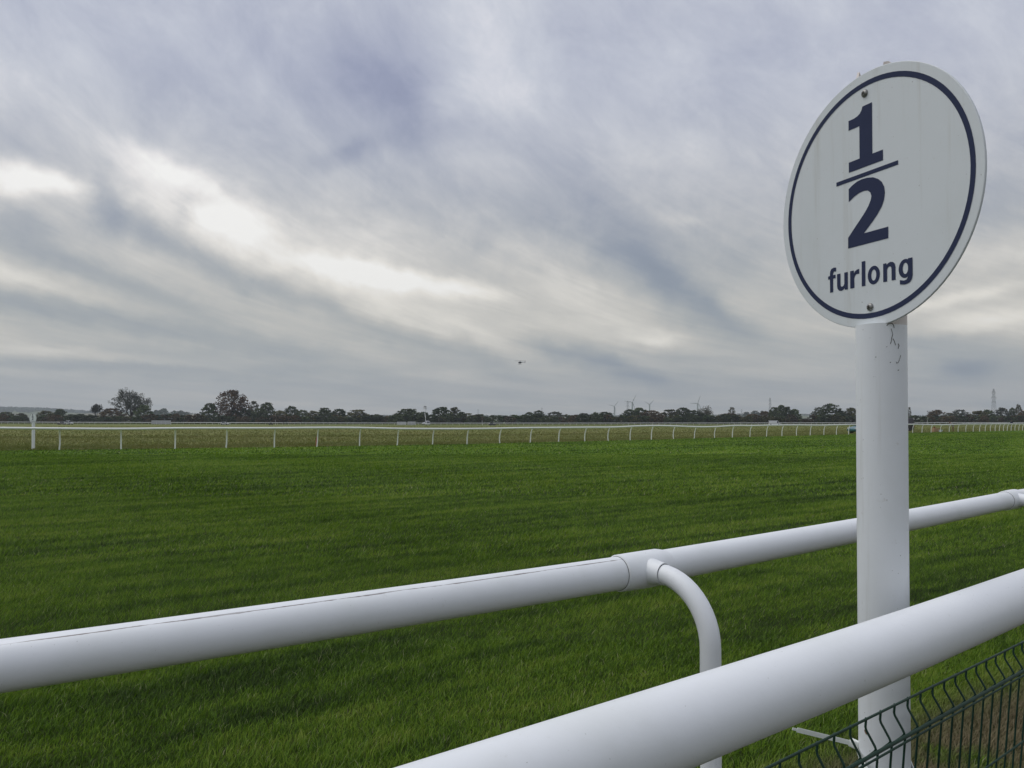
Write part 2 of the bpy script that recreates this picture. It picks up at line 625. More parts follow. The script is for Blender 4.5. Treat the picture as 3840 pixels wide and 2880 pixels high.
def blade_mat(name, rough_field=False):
    m = bpy.data.materials.new(name)
    m.use_nodes = True
    t = NT(m.node_tree)
    b = m.node_tree.nodes['Principled BSDF']
    at_ = t.n('ShaderNodeAttribute')
    at_.attribute_name = 'rnd'
    rnd = at_.outputs['Fac']
    if rough_field:
        c = field_colour(t, rnd)
    else:
        c, k, edge = turf_colour(t, rnd)
        c = t.mix(t.m('MULTIPLY', t.smooth(rnd, .972, .99), .7), c, (.34, .32, .20))      # a few dead blades
    t.link(c, b.inputs['Base Color'])
    b.inputs['Roughness'].default_value = .62
    b.inputs['Specular IOR Level'].default_value = .25
    tr = t.n('ShaderNodeBsdfTranslucent')
    t.link(c, tr.inputs[0])
    mx = t.n('ShaderNodeMixShader')
    mx.inputs[0].default_value = .3
    t.link(b.outputs[0], mx.inputs[1])
    t.link(tr.outputs[0], mx.inputs[2])
    t.link(mx.outputs[0], m.node_tree.nodes['Material Output'].inputs[0])
    return m


def field_colour(t, rnd=None):
    g = t.n('ShaderNodeNewGeometry')
    s = t.n('ShaderNodeSeparateXYZ')
    t.link(g.outputs['Position'], s.inputs[0])
    x, y = s.outputs[0], s.outputs[1]
    u = t.m('ADD', t.m('MULTIPLY', x, .80), t.m('MULTIPLY', y, .60))
    v = t.m('SUBTRACT', t.m('MULTIPLY', x, .60), t.m('MULTIPLY', y, .80))
    a = t.noise(t.comb(t.m('MULTIPLY', u, .06), t.m('MULTIPLY', v, .13), 1.0), 1.0, 6.0, .62, .4)
    d = t.noise(t.comb(u, v, 5.0), .9, 5.0, .7)
    k = t.m('ADD', t.m('MULTIPLY', a, .6), t.m('MULTIPLY', d, .4))
    if rnd is not None:
        k = t.m('MULTIPLY_ADD', t.m('SUBTRACT', rnd, .5), .16, k)
    c = t.ramp(k, [(.30, (.100, .128, .028)), (.45, (.130, .150, .036)), (.55, (.155, .158, .046)), (.72, (.185, .172, .066))])
    return c


def field_mat():
    m = bpy.data.materials.new('rough_field')
    m.use_nodes = True
    t = NT(m.node_tree)
    b = m.node_tree.nodes['Principled BSDF']
    c = field_colour(t)
    g = t.n('ShaderNodeNewGeometry')
    s = t.n('ShaderNodeSeparateXYZ')
    t.link(g.outputs['Position'], s.inputs[0])
    far = t.smooth(s.outputs[1], 330.0, 430.0)
    c = t.mix(t.m('MULTIPLY', far, .6), c, (.080, .105, .034))
    t.link(c, b.inputs['Base Color'])
    b.inputs['Roughness'].default_value = .95
    b.inputs['Specular IOR Level'].default_value = .1
    return m


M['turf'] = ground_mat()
M['blade'] = blade_mat('grass_blade')
M['field'] = field_mat()
M['field_blade'] = blade_mat('rough_grass_blade', True)

# ------------------------------------------------------------------ ground
TRK = (math.sin(R(53)), math.cos(R(53)))


def axis_lines(near, far, step0, growth):
    out, v, s = [], near, step0
    while v < far:
        out.append(v)
        v += s
        s *= growth
    out.append(far)
    return out


xs_half = axis_lines(3.0, 16000.0, 3.0, 1.13)
xs = [-v for v in reversed(xs_half)] + [0.0] + xs_half
ys = [-4000.0, -1000.0, -200.0, -40.0, -10.0] + axis_lines(0.0, 18000.0, 4.0, 1.10)
gm = MB()
for yv in ys:
    for xv in xs:
        gm.v.append((xv, yv, elev(xv, yv) if yv > 100 else 0.0))
nx = len(xs)
for j in range(len(ys) - 1):
    for i in range(nx - 1):
        gm.face((j * nx + i, j * nx + i + 1, (j + 1) * nx + i + 1, (j + 1) * nx + i))
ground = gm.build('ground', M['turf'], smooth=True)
tag(ground, 'mown green turf of the racecourse running to the horizon', kind='structure')

# inner running rail: where its posts stand (photo column of each foot, depth from the row of its foot)
OFFX = [-900, -300, 227, 1028, 1753, 2440, 2745, 3181, 3421, 3656, 3836, 4100, 4500]
OFFY = [125, 117.6, 111, 101, 89, 72.5, 64, 52.7, 47, 41.2, 36.9, 31, 24]


def inner_Y(px):
    return EYE * F / lerp(px, OFFX, OFFY)


POST_PX = [-475, -240, -8] + [v * 3840 / 2212 for v in (130, 262, 379, 490, 593, 686, 777, 859, 935, 1009, 1079, 1146, 1207, 1263, 1313,
           1361, 1407, 1454, 1500, 1543, 1582, 1620, 1656)] + [2932, 2986, 3038, 3089, 3136, 3182, 3226, 3268, 3309, 3348, 3386,
           3422, 3457, 3491, 3526, 3559, 3592, 3621, 3649, 3673, 3694, 3713, 3731, 3747, 3762, 3777, 3791, 3805, 3820, 3834, 3847, 3860, 3873, 3886]
RAIL_X = [-500, 0, 240, 480, 660, 1000, 1200, 1350, 1480, 1700, 1840, 1930, 2240, 2300, 2370, 2455, 2530, 2640, 2720, 2760, 2820, 2880, 3000, 3080,
          3200, 3360, 3430, 3530, 3620, 3690, 3740, 3840, 3900]
RAIL_Y = [1604, 1605, 1607.5, 1609, 1605.7, 1605.8, 1604, 1604, 1608, 1608.5, 1607.6, 1605, 1602.6, 1603, 1598.7, 1596, 1598, 1602, 1598.6, 1595, 1597,
          1594.6, 1594, 1595, 1591.6, 1592, 1591, 1593.4, 1590.3, 1590.2, 1589.2, 1590, 1589]

# rough infield beyond the inner rail: a sheet a little above the turf
edge_pts = []
for px in list(range(-3000, 7001, 60)):
    Y = inner_Y(max(-900, min(4500, px)))
    edge_pts.append((gx(px, Y), Y))
fm = MB()
rows = [0, .6, 2, 5, 10, 20, 35, 55, 80, 120, 170, 230, 300, 380, 480, 620, 800, 1100, 1600]
rj = random.Random(3)
for r_i, dy in enumerate(rows):
    for (ex, ey) in edge_pts:
        sc = (ey + dy) / ey
        jx = rj.uniform(-.25, .25) if r_i == 0 else 0
        X, Y = ex * (1 + (sc - 1) * .98), ey + dy + .15 + jx
        fm.v.append((X, Y, elev(X, Y) + .02))
ne = len(edge_pts)
for j in range(len(rows) - 1):
    for i in range(ne - 1):
        fm.face((j * ne + i, j * ne + i + 1, (j + 1) * ne + i + 1, (j + 1) * ne + i))
field = fm.build('rough_field', M['field'], smooth=True)
tag(field, 'olive brown rough grass field beyond the inner rail', kind='structure')


# ------------------------------------------------------------------ grass blades
def grass(name, mat, n_list, label, seed, infield=False):
    rg = np.random.default_rng(seed)
    V, T, RN = [], [], []
    base = 0
    for (y0, y1, dens, hmin, hmax, wid, nseg) in n_list:
        if infield:
            cnt = dens
            yy = y0 + (y1 - y0) * rg.random(cnt) ** 1.3
            px = rg.uniform(-250, 4000, cnt)
            edge = EYE * F / np.interp(px, OFFX, OFFY)
            y = edge + .1 + yy
            x = (px - 1920) / F * y
            z0 = np.where(y > 130, 0, 0) + .02
        else:
            half = .70
            side = .9                       # a little turf beyond the view on both sides
            area = half * (y1 ** 2 - y0 ** 2) + 2 * side * (y1 - y0)
            cnt = int(area * dens)
            yq = np.linspace(y0, y1, 200)
            cum = half * (yq ** 2 - y0 ** 2) + 2 * side * (yq - y0)
            y = np.interp(rg.random(cnt) * cum[-1], cum, yq)
            x = (rg.random(cnt) * 2 - 1) * (half * y + side)
            lim = EYE * F / np.interp(1920 + F * x / y, OFFX, OFFY)
            ok = y < lim + .3
            x, y = x[ok], y[ok]
            cnt = len(x)
            z0 = np.zeros(cnt)
        # tuft heights: smooth pseudo noise combed along the track
        u = x * .80 + y * .60
        v = x * .60 - y * .80
        tf = (np.sin(u * 1.1 + 1.7 * np.sin(v * .9)) * np.sin(v * 3.1 + 1.3 * np.sin(u * .7)) + .6 * np.sin(u * 3.7 + v * 2.3) * np.sin(v * 6.1 - u * 1.9)
              + .5 * np.sin(v * 1.9 + .4 * np.sin(u * .35)))
        tf = np.clip(.5 + tf * .27, 0, 1)
        h = (hmin + (hmax - hmin) * (.35 * rg.random(cnt) + .65 * tf)) * (.7 + .6 * rg.random(cnt))
        yaw = rg.uniform(0, 2 * math.pi, cnt)
        la = rg.normal(.5, 1.2, cnt) + np.sin(u * .8) * .6
        lean = h * rg.uniform(.4, 1.35, cnt)
        w = wid * (.6 + .8 * rg.random(cnt))
        cx, sx = np.cos(yaw), np.sin(yaw)
        lx, ly = np.cos(la) * lean, np.sin(la) * lean
        rn = rg.random(cnt)
        a = np.stack([x - cx * w, y - sx * w, z0 - .004], 1)
        b = np.stack([x + cx * w, y + sx * w, z0 - .004], 1)
        tip = np.stack([x + lx, y + ly, z0 + h], 1)
        if nseg == 2:
            m1 = np.stack([x + lx * .36 - cx * w * .8, y + ly * .36 - sx * w * .8, z0 + h * .62], 1)
            m2 = np.stack([x + lx * .36 + cx * w * .8, y + ly * .36 + sx * w * .8, z0 + h * .62], 1)
            vv = np.stack([a, b, m1, m2, tip], 1).reshape(-1, 3)
            i0 = base + np.arange(cnt)[:, None] * 5
            tt = np.concatenate([i0 + np.array([[0, 1, 3]]), i0 + np.array([[0, 3, 2]]), i0 + np.array([[2, 3, 4]])], 0)
            RN.append(np.repeat(rn, 5))
            base += cnt * 5
        else:
            vv = np.stack([a, b, tip], 1).reshape(-1, 3)
            i0 = base + np.arange(cnt)[:, None] * 3
            tt = i0 + np.array([[0, 1, 2]])
            RN.append(np.repeat(rn, 3))
            base += cnt * 3
        V.append(vv)
        T.append(tt)
    V = np.concatenate(V).astype(np.float32)
    T = np.concatenate(T).astype(np.int32)
    RN = np.concatenate(RN).astype(np.float32)
    me = bpy.data.meshes.new(name)
    me.vertices.add(len(V))
    me.vertices.foreach_set('co', V.ravel())
    me.loops.add(T.size)
    me.loops.foreach_set('vertex_index', T.ravel())
    me.polygons.add(len(T))
    me.polygons.foreach_set('loop_start', np.arange(0, T.size, 3, dtype=np.int32))
    me.update(calc_edges=True)
    at_ = me.attributes.new('rnd', 'FLOAT', 'POINT')
    at_.data.foreach_set('value', RN)
    me.materials.append(mat)
    me.update()
    o = link(name, me)
    return tag(o, label, 'grass', kind='stuff')


grass('grass', M['blade'],
      [(2.6, 6.2, 8000, .016, .050, .0020, 2), (6.2, 10, 4200, .018, .052, .0028, 1), (10, 18, 1600, .022, .058, .0050, 1), (18, 40, 330, .03, .07, .013, 1), (40, 120, 32, .03, .08, .035, 1)],
      'short mown green grass covering the track', 5)
grass('rough_grass', M['field_blade'],
      [(0, 6, 26000, .05, .15, .02, 1), (2, 40, 60000, .05, .15, .03, 1), (30, 180, 50000, .05, .16, .06, 1)],
      'longer olive brown grass of the infield beyond the inner rail', 6, infield=True)


# ------------------------------------------------------------------ rails
def arc(center, a, b, n):
    return [center + a * math.cos(t) + b * math.sin(t) for t in [math.pi / 2 * i / n for i in range(n + 1)]]


def gooseneck(rail_pt, out, rail_r, arm, bend, foot_z, stub=0.0):
    """centre line: leaves the rail sideways, bends down, runs to the ground"""
    out = out.normalized()
    up = Vector((0, 0, 1))
    s = rail_pt + out * (rail_r * .3 + stub)
    c0 = rail_pt + out * (arm - bend)
    cen = c0 - up * bend
    pts = [s] + arc(cen, up * bend, out * bend, 12)
    e = pts[-1]
    pts.append(Vector((e.x, e.y, (e.z + foot_z) / 2)))
    pts.append(Vector((e.x, e.y, foot_z - .1)))
    return pts


RD = .0575
# near running rail (track edge): plan positions of its sockets
rail_h = 1.12
sock = [Vector((-4.91, -.88, rail_h)), Vector((-2.22, 1.024, rail_h)), Vector((.46, 2.944, rail_h)), Vector((3.342, 5.55, rail_h)), Vector((6.2, 8.13, rail_h)),
        Vector((9.1, 10.75, rail_h)), Vector((12.0, 13.37, rail_h)), Vector((14.9, 16.0, rail_h))]
rr = thing('running_rail', (sock[2].x, sock[2].y, 0), 'white tubular running rail with a scraped top, just behind the half furlong post', 'rail')
off = Vector((sock[2].x, sock[2].y, 0))


def perp(a, b):
    d = (b - a).normalized()
    return Vector((d.y, -d.x, 0))


for i in range(len(sock) - 1):
    d = (sock[i + 1] - sock[i]).normalized()
    p0, p1 = sock[i] + d * .10, sock[i + 1] - d * .11
    mb = MB()
    n = 14
    mb.tube([p0.lerp(p1, k / n) + Vector((0, 0, -.006 * math.sin(math.pi * k / n))) - off for k in range(n + 1)], RD, 40)
    mb.build('rail_pipe', M['rail_scuffed'] if i == 1 else M['rail'], rr, True)
for i in range(1, len(sock) - 1):
    d0 = (sock[i] - sock[i - 1]).normalized()
    d1 = (sock[i + 1] - sock[i]).normalized()
    c = sock[i] - off
    pd = perp(sock[i - 1], sock[i + 1])
    mb = MB()
    # collar: slips over both pipes, its left lip a little proud, its right end faired down
    mb.tube([c - d0 * .115, c - d0 * .112, c - d0 * .06, c + d1 * .02, c + d1 * .085, c + d1 * .112, c + d1 * .125],
            [RD + .0008, RD + .0062, RD + .0075, RD + .0085, RD + .0078, RD + .0030, RD + .0003], 40)
    # side outlet for the post
    mb.tube([c + pd * .02, c + pd * (RD + .004), c + pd * (RD + .030), c + pd * (RD + .046)], [.050, .0445, .0395, .0385], 28)
    so = mb.build('socket', M['rail'], rr, True)
    sm = MB()
    sm.tube([c - d0 * .1165, c - d0 * .1150], [RD + .0012, RD + .0012], 40)
    sm.build('seam', M['joint'], rr)
    gp = gooseneck(c, pd, RD, .298, .215, 0.0, stub=RD + .02)
    mb = MB()
    mb.tube(gp, .0345, 24)
    mb.build('post', M['rail'], rr, True)
    sm = MB()
    sm.tube([c + pd * (RD + .0462), c + pd * (RD + .0470)], [.0353, .0353], 28)
    sm.build('seam', M['joint'], rr)

# crowd rail nearest the camera
fr = thing('crowd_rail', (.609, 1.46, 0), 'thick white crowd rail crossing the lower right corner, nearest the viewer', 'rail')
foff = Vector((.609, 1.46, 0))
fh = EYE - .428
fp = [Vector((-2.3, -.92, fh)), Vector((-1.2, -.014, fh)), Vector((-.1253, .873, fh)), Vector((.3618, 1.2746, fh)), Vector((.6215, 1.489, fh)), Vector((.93, 1.753, fh)),
      Vector((1.268, 2.0475, fh)), Vector((1.75, 2.468, fh)), Vector((2.9, 3.47, fh)), Vector((4.2, 4.60, fh))]
# smooth the plan line
sm_pts = []
for i in range(len(fp) - 1):
    p0 = fp[max(i - 1, 0)]
    p1, p2 = fp[i], fp[i + 1]
    p3 = fp[min(i + 2, len(fp) - 1)]
    for k in range(8):
        t = k / 8
        sm_pts.append(.5 * ((2 * p1) + (p2 - p0) * t + (2 * p0 - 5 * p1 + 4 * p2 - p3) * t * t + (3 * p1 - p0 - 3 * p2 + p3) * t ** 3) - foff)
sm_pts.append(fp[-1] - foff)
mb = MB()
mb.tube(sm_pts, RD, 48)
mb.build('rail_pipe', M['rail'], fr, True)
for p in (Vector((-1.2, -.014, fh)), Vector((2.06, 2.738, fh)), Vector((4.19, 4.591, fh))):
    gp = gooseneck(p - foff, Vector((.64, -.77, 0)), RD, .28, .2, 0.0, stub=.02)
    mb = MB()
    mb.tube(gp, .0345, 20)
    mb.build('post', M['rail'], fr, True)
    mb = MB()
    c = p - foff
    dd = Vector((.77, .64, 0))
    mb.tube([c - dd * .11, c - dd * .108, c, c + dd * .108, c + dd * .11], [RD + .0005, RD + .005, RD + .006, RD + .005, RD + .0005], 40)
    mb.build('socket', M['rail'], fr, True)

# inner running rail on the far side of the track
ir = thing('running_rail', (gx(1920, 59), 59, 0), 'long wavy white rail with curved posts along the far edge of the green track', 'rail')
ioff = Vector(ir.location)
feet, tops = [], []
for i, px in enumerate(POST_PX):
    Y = inner_Y(px)
    feet.append(Vector((gx(px, Y), Y, elev(gx(px, Y), Y))))
for i, ft in enumerate(feet):
    a = feet[max(0, i - 1)]
    b = feet[min(len(feet) - 1, i + 1)]
    pd = perp(a, b)
    tp = ft + pd * lerp(POST_PX[i], [0, 1500, 3000], [.52, .42, .32])
    pxr = 1920 + F * tp.x / tp.y
    tp.z = EYE - (lerp(pxr, RAIL_X, RAIL_Y) - HORIZON) * tp.y / F
    tops.append((tp, pd))
mbs = []
pts = []
for i in range(len(tops) - 1):
    for k in range(4):
        t = k / 4
        q = tops[i][0].lerp(tops[i + 1][0], t)
        pxr = 1920 + F * q.x / q.y
        zz = EYE - (lerp(pxr, RAIL_X, RAIL_Y) - HORIZON) * q.y / F
        pts.append(Vector((q.x, q.y, zz)))
pts.append(tops[-1][0])
zs = [p.z for p in pts]
for it in range(3):
    zs = [(zs[max(0, i - 1)] + 2 * zs[i] + zs[min(len(zs) - 1, i + 1)]) / 4 for i in range(len(zs))]
for p, z in zip(pts, zs):
    p.z = z
for i in range(len(tops) - 1):
    mb = MB()
    seg = [p - ioff for p in pts[i * 4:i * 4 + 5]]
    mb.tube(seg, .068, 10)
    mb.build('rail_pipe', M['rail_far'], ir, True)
for i, (tp, pd) in enumerate(tops):
    c = pts[min(i * 4, len(pts) - 1)] - ioff
    ft = feet[i] - ioff
    mb = MB()
    arm = lerp(POST_PX[i], [0, 1500, 3000], [.52, .42, .32])
    gp = [c + (-pd) * (arm * math.sin(q)) - Vector((0, 0, .86 * (1 - math.cos(q)))) for q in [math.pi / 2 * e / 7 for e in range(8)]]
    gp += [Vector((gp[-1].x, gp[-1].y, ft.z - .1))]
    lean = random.uniform(-.05, .05)
    gp[-1].x += lean
    mb.tube(gp, .041, 8)
    mb.build('post', M['rail_far'], ir, True)

# far running rail, beyond the meadow
FRY = 450.0
far = thing('running_rail', (0, FRY, elev(0, FRY)), 'thin straight white rail in the distance in front of the tree line', 'rail')
faro = Vector(far.location)
FARX = [-300, 100, 400, 700, 1200, 1700, 2450, 3000, 3500, 3840, 4200]
FARR = [1582, 1582.8, 1583.9, 1584.4, 1586, 1586.8, 1586.5, 1586, 1585.4, 1585, 1584.6]
fpts = []
for px in np.linspace(-260, 4120, 200):
    X = gx(px, FRY)
    fpts.append(Vector((X, FRY, EYE - (lerp(px, FARX, FARR) - HORIZON) * FRY / F)))
for i in range(0, 199, 8):
    mb = MB()
    mb.tube([p - faro for p in fpts[i:i + 9]], .13, 6)
    mb.build('rail_pipe', M['rail_far'], far, True)
pm = MB()
pm.tube([(0, 0, -1.3), (0, 0, -.35), (0, -.1, -.12), (0, -.28, 0)], .06, 5)
pme = pm.mesh('post', M['rail_far'], True)
for i, p in enumerate(fpts):
    o = link('post', pme, far)
    o.location = p - faro + Vector((random.uniform(-.3, .3), .28, 0))


# ------------------------------------------------------------------ half-furlong marker
def ngon(mb, outline, y):
    mb.poly([(x, y, z) for x, z in outline])


ONE = [(16, 232), (-14, 232), (-17, 224), (-22, 218), (-30, 214), (-41, 212), (-59, 212), (-59, 188), (-24, 188), (-24, 109), (-59, 109), (-59, 84), (48, 84), (48, 109), (16, 109)]
TWO = [(-60, 44), (-48, 50), (-34, 55), (-18, 57), (0, 56), (18, 52), (33, 44), (44, 34), (51, 21), (53, 6), (50, -10), (43, -24), (30, -39), (15, -53), (-5, -69), (-12, -75), (62, -75), (62, -102),
       (-63, -102), (-63, -76), (-44, -58), (-24, -40), (-8, -25), (3, -12), (10, 0), (12, 9), (9, 18), (1, 25), (-11, 27), (-26, 26), (-42, 21), (-60, 12)]


U_GLYPH = [(0, 41), (9, 41), (9, 15), (10, 10), (13, 7.5), (17, 7.5), (21, 10), (23, 14), (23, 41), (32, 41), (32, 0), (24.5, 0), (23.5, 5), (19, 1), (13, -1), (6, .5), (1.5, 5), (0, 13)]
F_GLYPH = [(6.5, 0), (15.5, 0), (15.5, 34), (24, 34), (24, 41), (15.5, 41), (15.5, 45), (17, 50), (20.5, 51.5), (26, 50.5), (26, 58.5), (18.5, 59.5), (11, 57.5), (7.5, 52.5), (6.5, 46), (6.5, 41), (0, 40), (0, 34), (6.5, 34)]
ell = lambda cx, cz, rx, rz: [(cx + rx * math.cos(2 * math.pi * e / 28), cz + rz * math.sin(2 * math.pi * e / 28)) for e in range(28)]
GLYPH = {'f': [(F_GLYPH, None)], 'u': [(U_GLYPH, None)], 'n': [([(32 - x, 41 - z) for x, z in U_GLYPH], None)], 'l': [([(0, 0), (9, 0), (9, 58), (0, 58)], None)],
         'r': [([(0, 0), (9, 0), (9, 23), (11, 29), (15, 32.5), (22, 32.5), (22, 42), (17, 41.5), (12, 38), (9, 33), (8, 41), (0, 41)], None)],
         'o': [(ell(17.5, 20.5, 17.5, 22), ell(17.5, 20.5, 7.3, 13))],
         'g': [(ell(16, 20.5, 16, 21.5), ell(16.5, 20.5, 6.6, 12.8)), ([(24, 41), (33, 41), (33, 3), (31, -6.5), (25.5, -12.5), (16, -15), (4, -13), (4, -5), (13, -7.5), (19.5, -6.3), (23, -2), (24, 5)], None)]}


def thicken(pts, d):
    """move a closed outline outwards by d"""
    n = len(pts)
    area = sum(pts[i][0] * pts[(i + 1) % n][1] - pts[(i + 1) % n][0] * pts[i][1] for i in range(n))
    sg = 1 if area > 0 else -1
    out = []
    for i in range(n):
        a, b, c = Vector(pts[i - 1]), Vector(pts[i]), Vector(pts[(i + 1) % n])
        e0, e1 = (b - a).normalized(), (c - b).normalized()
        n0, n1 = Vector((e0.y, -e0.x)) * sg, Vector((e1.y, -e1.x)) * sg
        m = n0 + n1
        m = m / max(.5, m.length_squared / 2)
        out.append((b.x + m.x * d, b.y + m.y * d))
    return out


def furlong_sign(name, loc, rz, label, post_r, post_h, plate_z, RS=.307, detail=True):
    """round board on a white tube; local -Y is the face, origin at the foot of the tube"""
    t = thing(name, loc, label, 'sign', rz)
    fy = -post_r * .45            # the tube is cut back to a half pipe behind the board
    n = 40 if detail else 14
    # tube, full round below the notch
    notch = plate_z - RS + .006
    mb = MB()
    mb.lathe([(post_r, -.3), (post_r, notch)], n)
    post = mb.build('post', M['post'], t, True)
    # half pipe behind the board with a broken, jagged top
    mb = MB()
    a0, a1 = R(-32), R(212)
    m = 52 if detail else 8
    th = .006
    inner, outer = [], []
    for k in range(m + 1):
        a = a0 + (a1 - a0) * k / m
        zt = plate_z + RS - .02 if not detail else plate_z + lerp(math.degrees(a), [-32, 60, 92, 102, 110, 124, 125, 133, 136, 172, 182, 192, 212], [.27, .28, .320, .344, .351, .352, .322, .328, .27, .27, .300, .330, .285])
        outer.append(((post_r) * math.cos(a), (post_r) * math.sin(a), zt))
        inner.append(((post_r - th) * math.cos(a), (post_r - th) * math.sin(a), zt))
    b = len(mb.v)
    for o_, i_ in zip(outer, inner):
        mb.v += [(o_[0], o_[1], notch - .004), o_, i_, (i_[0], i_[1], notch - .004)]
    for k in range(m):
        q, q2 = b + 4 * k, b + 4 * (k + 1)
        for e in range(3):
            mb.face((q + e, q2 + e, q2 + e + 1, q + e + 1))
    mb.face((b, b + 1, b + 2, b + 3))
    mb.face([b + 4 * m + e for e in (3, 2, 1, 0)])
    mb.build('post_sleeve', M['sleeve'], t)
    # timber batten inside the half pipe
    mb = MB()
    mb.box((0, fy + .020, plate_z - .012), (post_r * 1.35, .032, RS * 2 - .045))
    mb.build('batten', M['wood_inside'], t)
    # board
    py = fy - .002
    tk = .005
    mb = MB()
    seg = 96 if detail else 32
    ring = lambda r, y: [(r * math.cos(2 * math.pi * k / seg), y, plate_z + r * math.sin(2 * math.pi * k / seg)) for k in range(seg)]
    mb.v += ring(RS - .0012, py - tk) + ring(RS, py - tk + .001) + ring(RS, py)
    mb.face(range(seg))
    mb.face(list(range(2 * seg, 3 * seg))[::-1])
    for q in (0, 1):
        for k in range(seg):
            k2 = (k + 1) % seg
            mb.face((q * seg + k, (q + 1) * seg + k, (q + 1) * seg + k2, q * seg + k2))
    board = mb.build('board', M['sign'], t)
    yf = py - tk - .0007
    # blue ring
    mb = MB()
    ro, ri = RS * .930, RS * .890
    b = 0
    mb.v += ring(ro, yf) + ring(ri, yf)
    for k in range(seg):
        k2 = (k + 1) % seg
        mb.face((k, k2, seg + k2, seg + k))
    mb.build('ring_line', M['navy'], board)
    k = RS / .307
    for nm, o in (('numeral_one', ONE), ('numeral_two', TWO), ('fraction_bar', [(-101, 71), (92, 71), (92, 61), (-101, 61)])):
        mb = MB()
        ngon(mb, [((x - 6) * .001 * k, plate_z + (z - 4) * .001 * k) for x, z in o], yf)
        ob = mb.build(nm, M['navy'], board)
    for x0, wd, ch in ((0, 26, 'f'), (31, 34, 'u'), (75, 27, 'r'), (112, 9.5, 'l'), (130, 37, 'o'), (178, 34, 'n'), (222, 38, 'g')):
        mb = MB()
        for q, (outl, inn) in enumerate(GLYPH[ch]):
            wn = max(x for g_ in GLYPH[ch] for x, z in g_[0])
            tr = lambda p: ((x0 + p[0] * wd / wn - 137) * .001 * k, yf - q * .0003, plate_z + (p[1] - 205) * .001 * k)
            if inn is None:
                mb.poly([tr(p) for p in thicken(outl, .9)])
            else:
                b = len(mb.v)
                mb.v += [tr(p) for p in outl] + [tr(p) for p in inn]
                m_ = len(outl)
                for e in range(m_):
                    e2 = (e + 1) % m_
                    mb.face((b + e, b + e2, b + m_ + e2, b + m_ + e))
        mb.build('letter', M['navy'], board)
    for sx, sz in ((-.012, .257), (.000, -.259)):
        mb = MB()
        mb.lathe([(.0095, 0), (.0095, -.0015), (.0075, -.004), (.003, -.0052)], 14, (sx * k, yf, plate_z + sz * k), 'Y')
        s_ = mb.build('screw', M['screw'], board, True)
        if detail:
            mb = MB()
            mb.box((sx, yf - .0056, plate_z + sz), (.0085, .0008, .0018), 0, 0, .5)
            mb.box((sx, yf - .0064, plate_z + sz), (.0018, .0008, .0085), 0, 0, .5)
            mb.build('screw_slot', M['grime'], board)
    return t


SROT = -68.5
SC = at(3261, 745, 1.962)
PR = .0568
sn = Vector((math.sin(R(SROT)), -math.cos(R(SROT)), 0))
pc = SC - sn * (PR * .45 + .007)
marker = furlong_sign('furlong_post', (pc.x, pc.y, 0), R(SROT), 'round white half furlong sign with blue ring on a thick white tube post', PR, 2.4, SC.z)


# weathering on the near tube: hairline cracks and drips below the board, a rusty bolt low down
def post_mark(mb, px_py, w):
    """ribbon on the tube surface through photo points"""
    P = []
    rz = R(-SROT)
    for (px, py) in px_py:
        d = ray(px, py)
        o = Vector((0, 0, EYE)) - Vector((pc.x, pc.y, 0))
        A = d.x * d.x + d.y * d.y
        Bq = 2 * (o.x * d.x + o.y * d.y)
        Cq = o.x * o.x + o.y * o.y - (PR + .0008) ** 2
        D = Bq * Bq - 4 * A * Cq
        if D < 0:
            continue
        s = (-Bq - math.sqrt(D)) / (2 * A)
        p = o + d * s
        p.rotate(Matrix.Rotation(rz, 3, 'Z'))
        P.append(p)
    for a, b in zip(P[:-1], P[1:]):
        nrm = Vector((a.x, a.y, 0)).normalized()
        side = (b - a).cross(nrm).normalized() * w
        mb.poly([a - side, a + side, b + side * .8, b - side * .8])


mb = MB()
Z2 = lambda x, y: (3150 + x / 6.143, 1130 + y / 6.143)
for pts_, w in (([(1075, 560), (1120, 520), (1190, 500), (1235, 545), (1248, 610)], .0016), ([(1175, 625), (1200, 700), (1217, 760)], .0011),
                ([(1217, 760), (1195, 830), (1180, 930), (1160, 985)], .0014), ([(1222, 860), (1255, 920), (1282, 1010)], .0014),
                ([(1340, 975), (1362, 1020), (1338, 1090)], .0018), ([(1400, 1240), (1370, 1350), (1345, 1405), (1308, 1428), (1292, 1390)], .0012),
                ([(1150, 1410), (1175, 1402)], .0016), ([(808, 1284), (838, 1282)], .0012), ([(1060, 1055), (1092, 1040)], .0008), ([(1330, 1590), (1362, 1580)], .0016)):
    post_mark(mb, [Z2(*p) for p in pts_], w * .55)
rs = random.Random(11)
mb.build('crack', M['grime'], marker)
mb = MB()
post_mark(mb, [(3243, 2733), (3245, 2738)], .0025)
post_mark(mb, [(3245, 2738), (3248, 2749)], .0045)
post_mark(mb, [(3248, 2749), (3250, 2754)], .0028)
mb.build('bolt', M['wood_inside'], marker)

# marker on the far side of the track
Yl = 46.9
furlong_sign('furlong_post', (gx(126, Yl), Yl, 0), R(-23), 'small distant half furlong sign on a white post behind the far rail', .085, 2.2,
             EYE + (HORIZON - 1567.5) * Yl / F, RS=.30, detail=False)

# ------------------------------------------------------------------ green mesh fence
fdir = Vector((math.sin(R(49.3)), math.cos(R(49.3)), 0))
fnor = Vector((fdir.y, -fdir.x, 0))          # towards the crowd
fa = pc + fnor * (PR + .034)
fa.z = 1.03
TILT = math.tan(R(4.5))
fence = thing('mesh_fence', (fa.x, fa.y, 0), 'dark green welded wire mesh fence panel in the bottom right corner', 'fence')
fo = Vector((fa.x, fa.y, 0))


def fpt(s, drop, outw):
    """point on the panel: along, below the top wire, bulge towards the crowd; panel leans so its foot is further away"""
    return fdir * s + fnor * (outw - drop * TILT) + Vector((0, 0, 1.03 - drop))


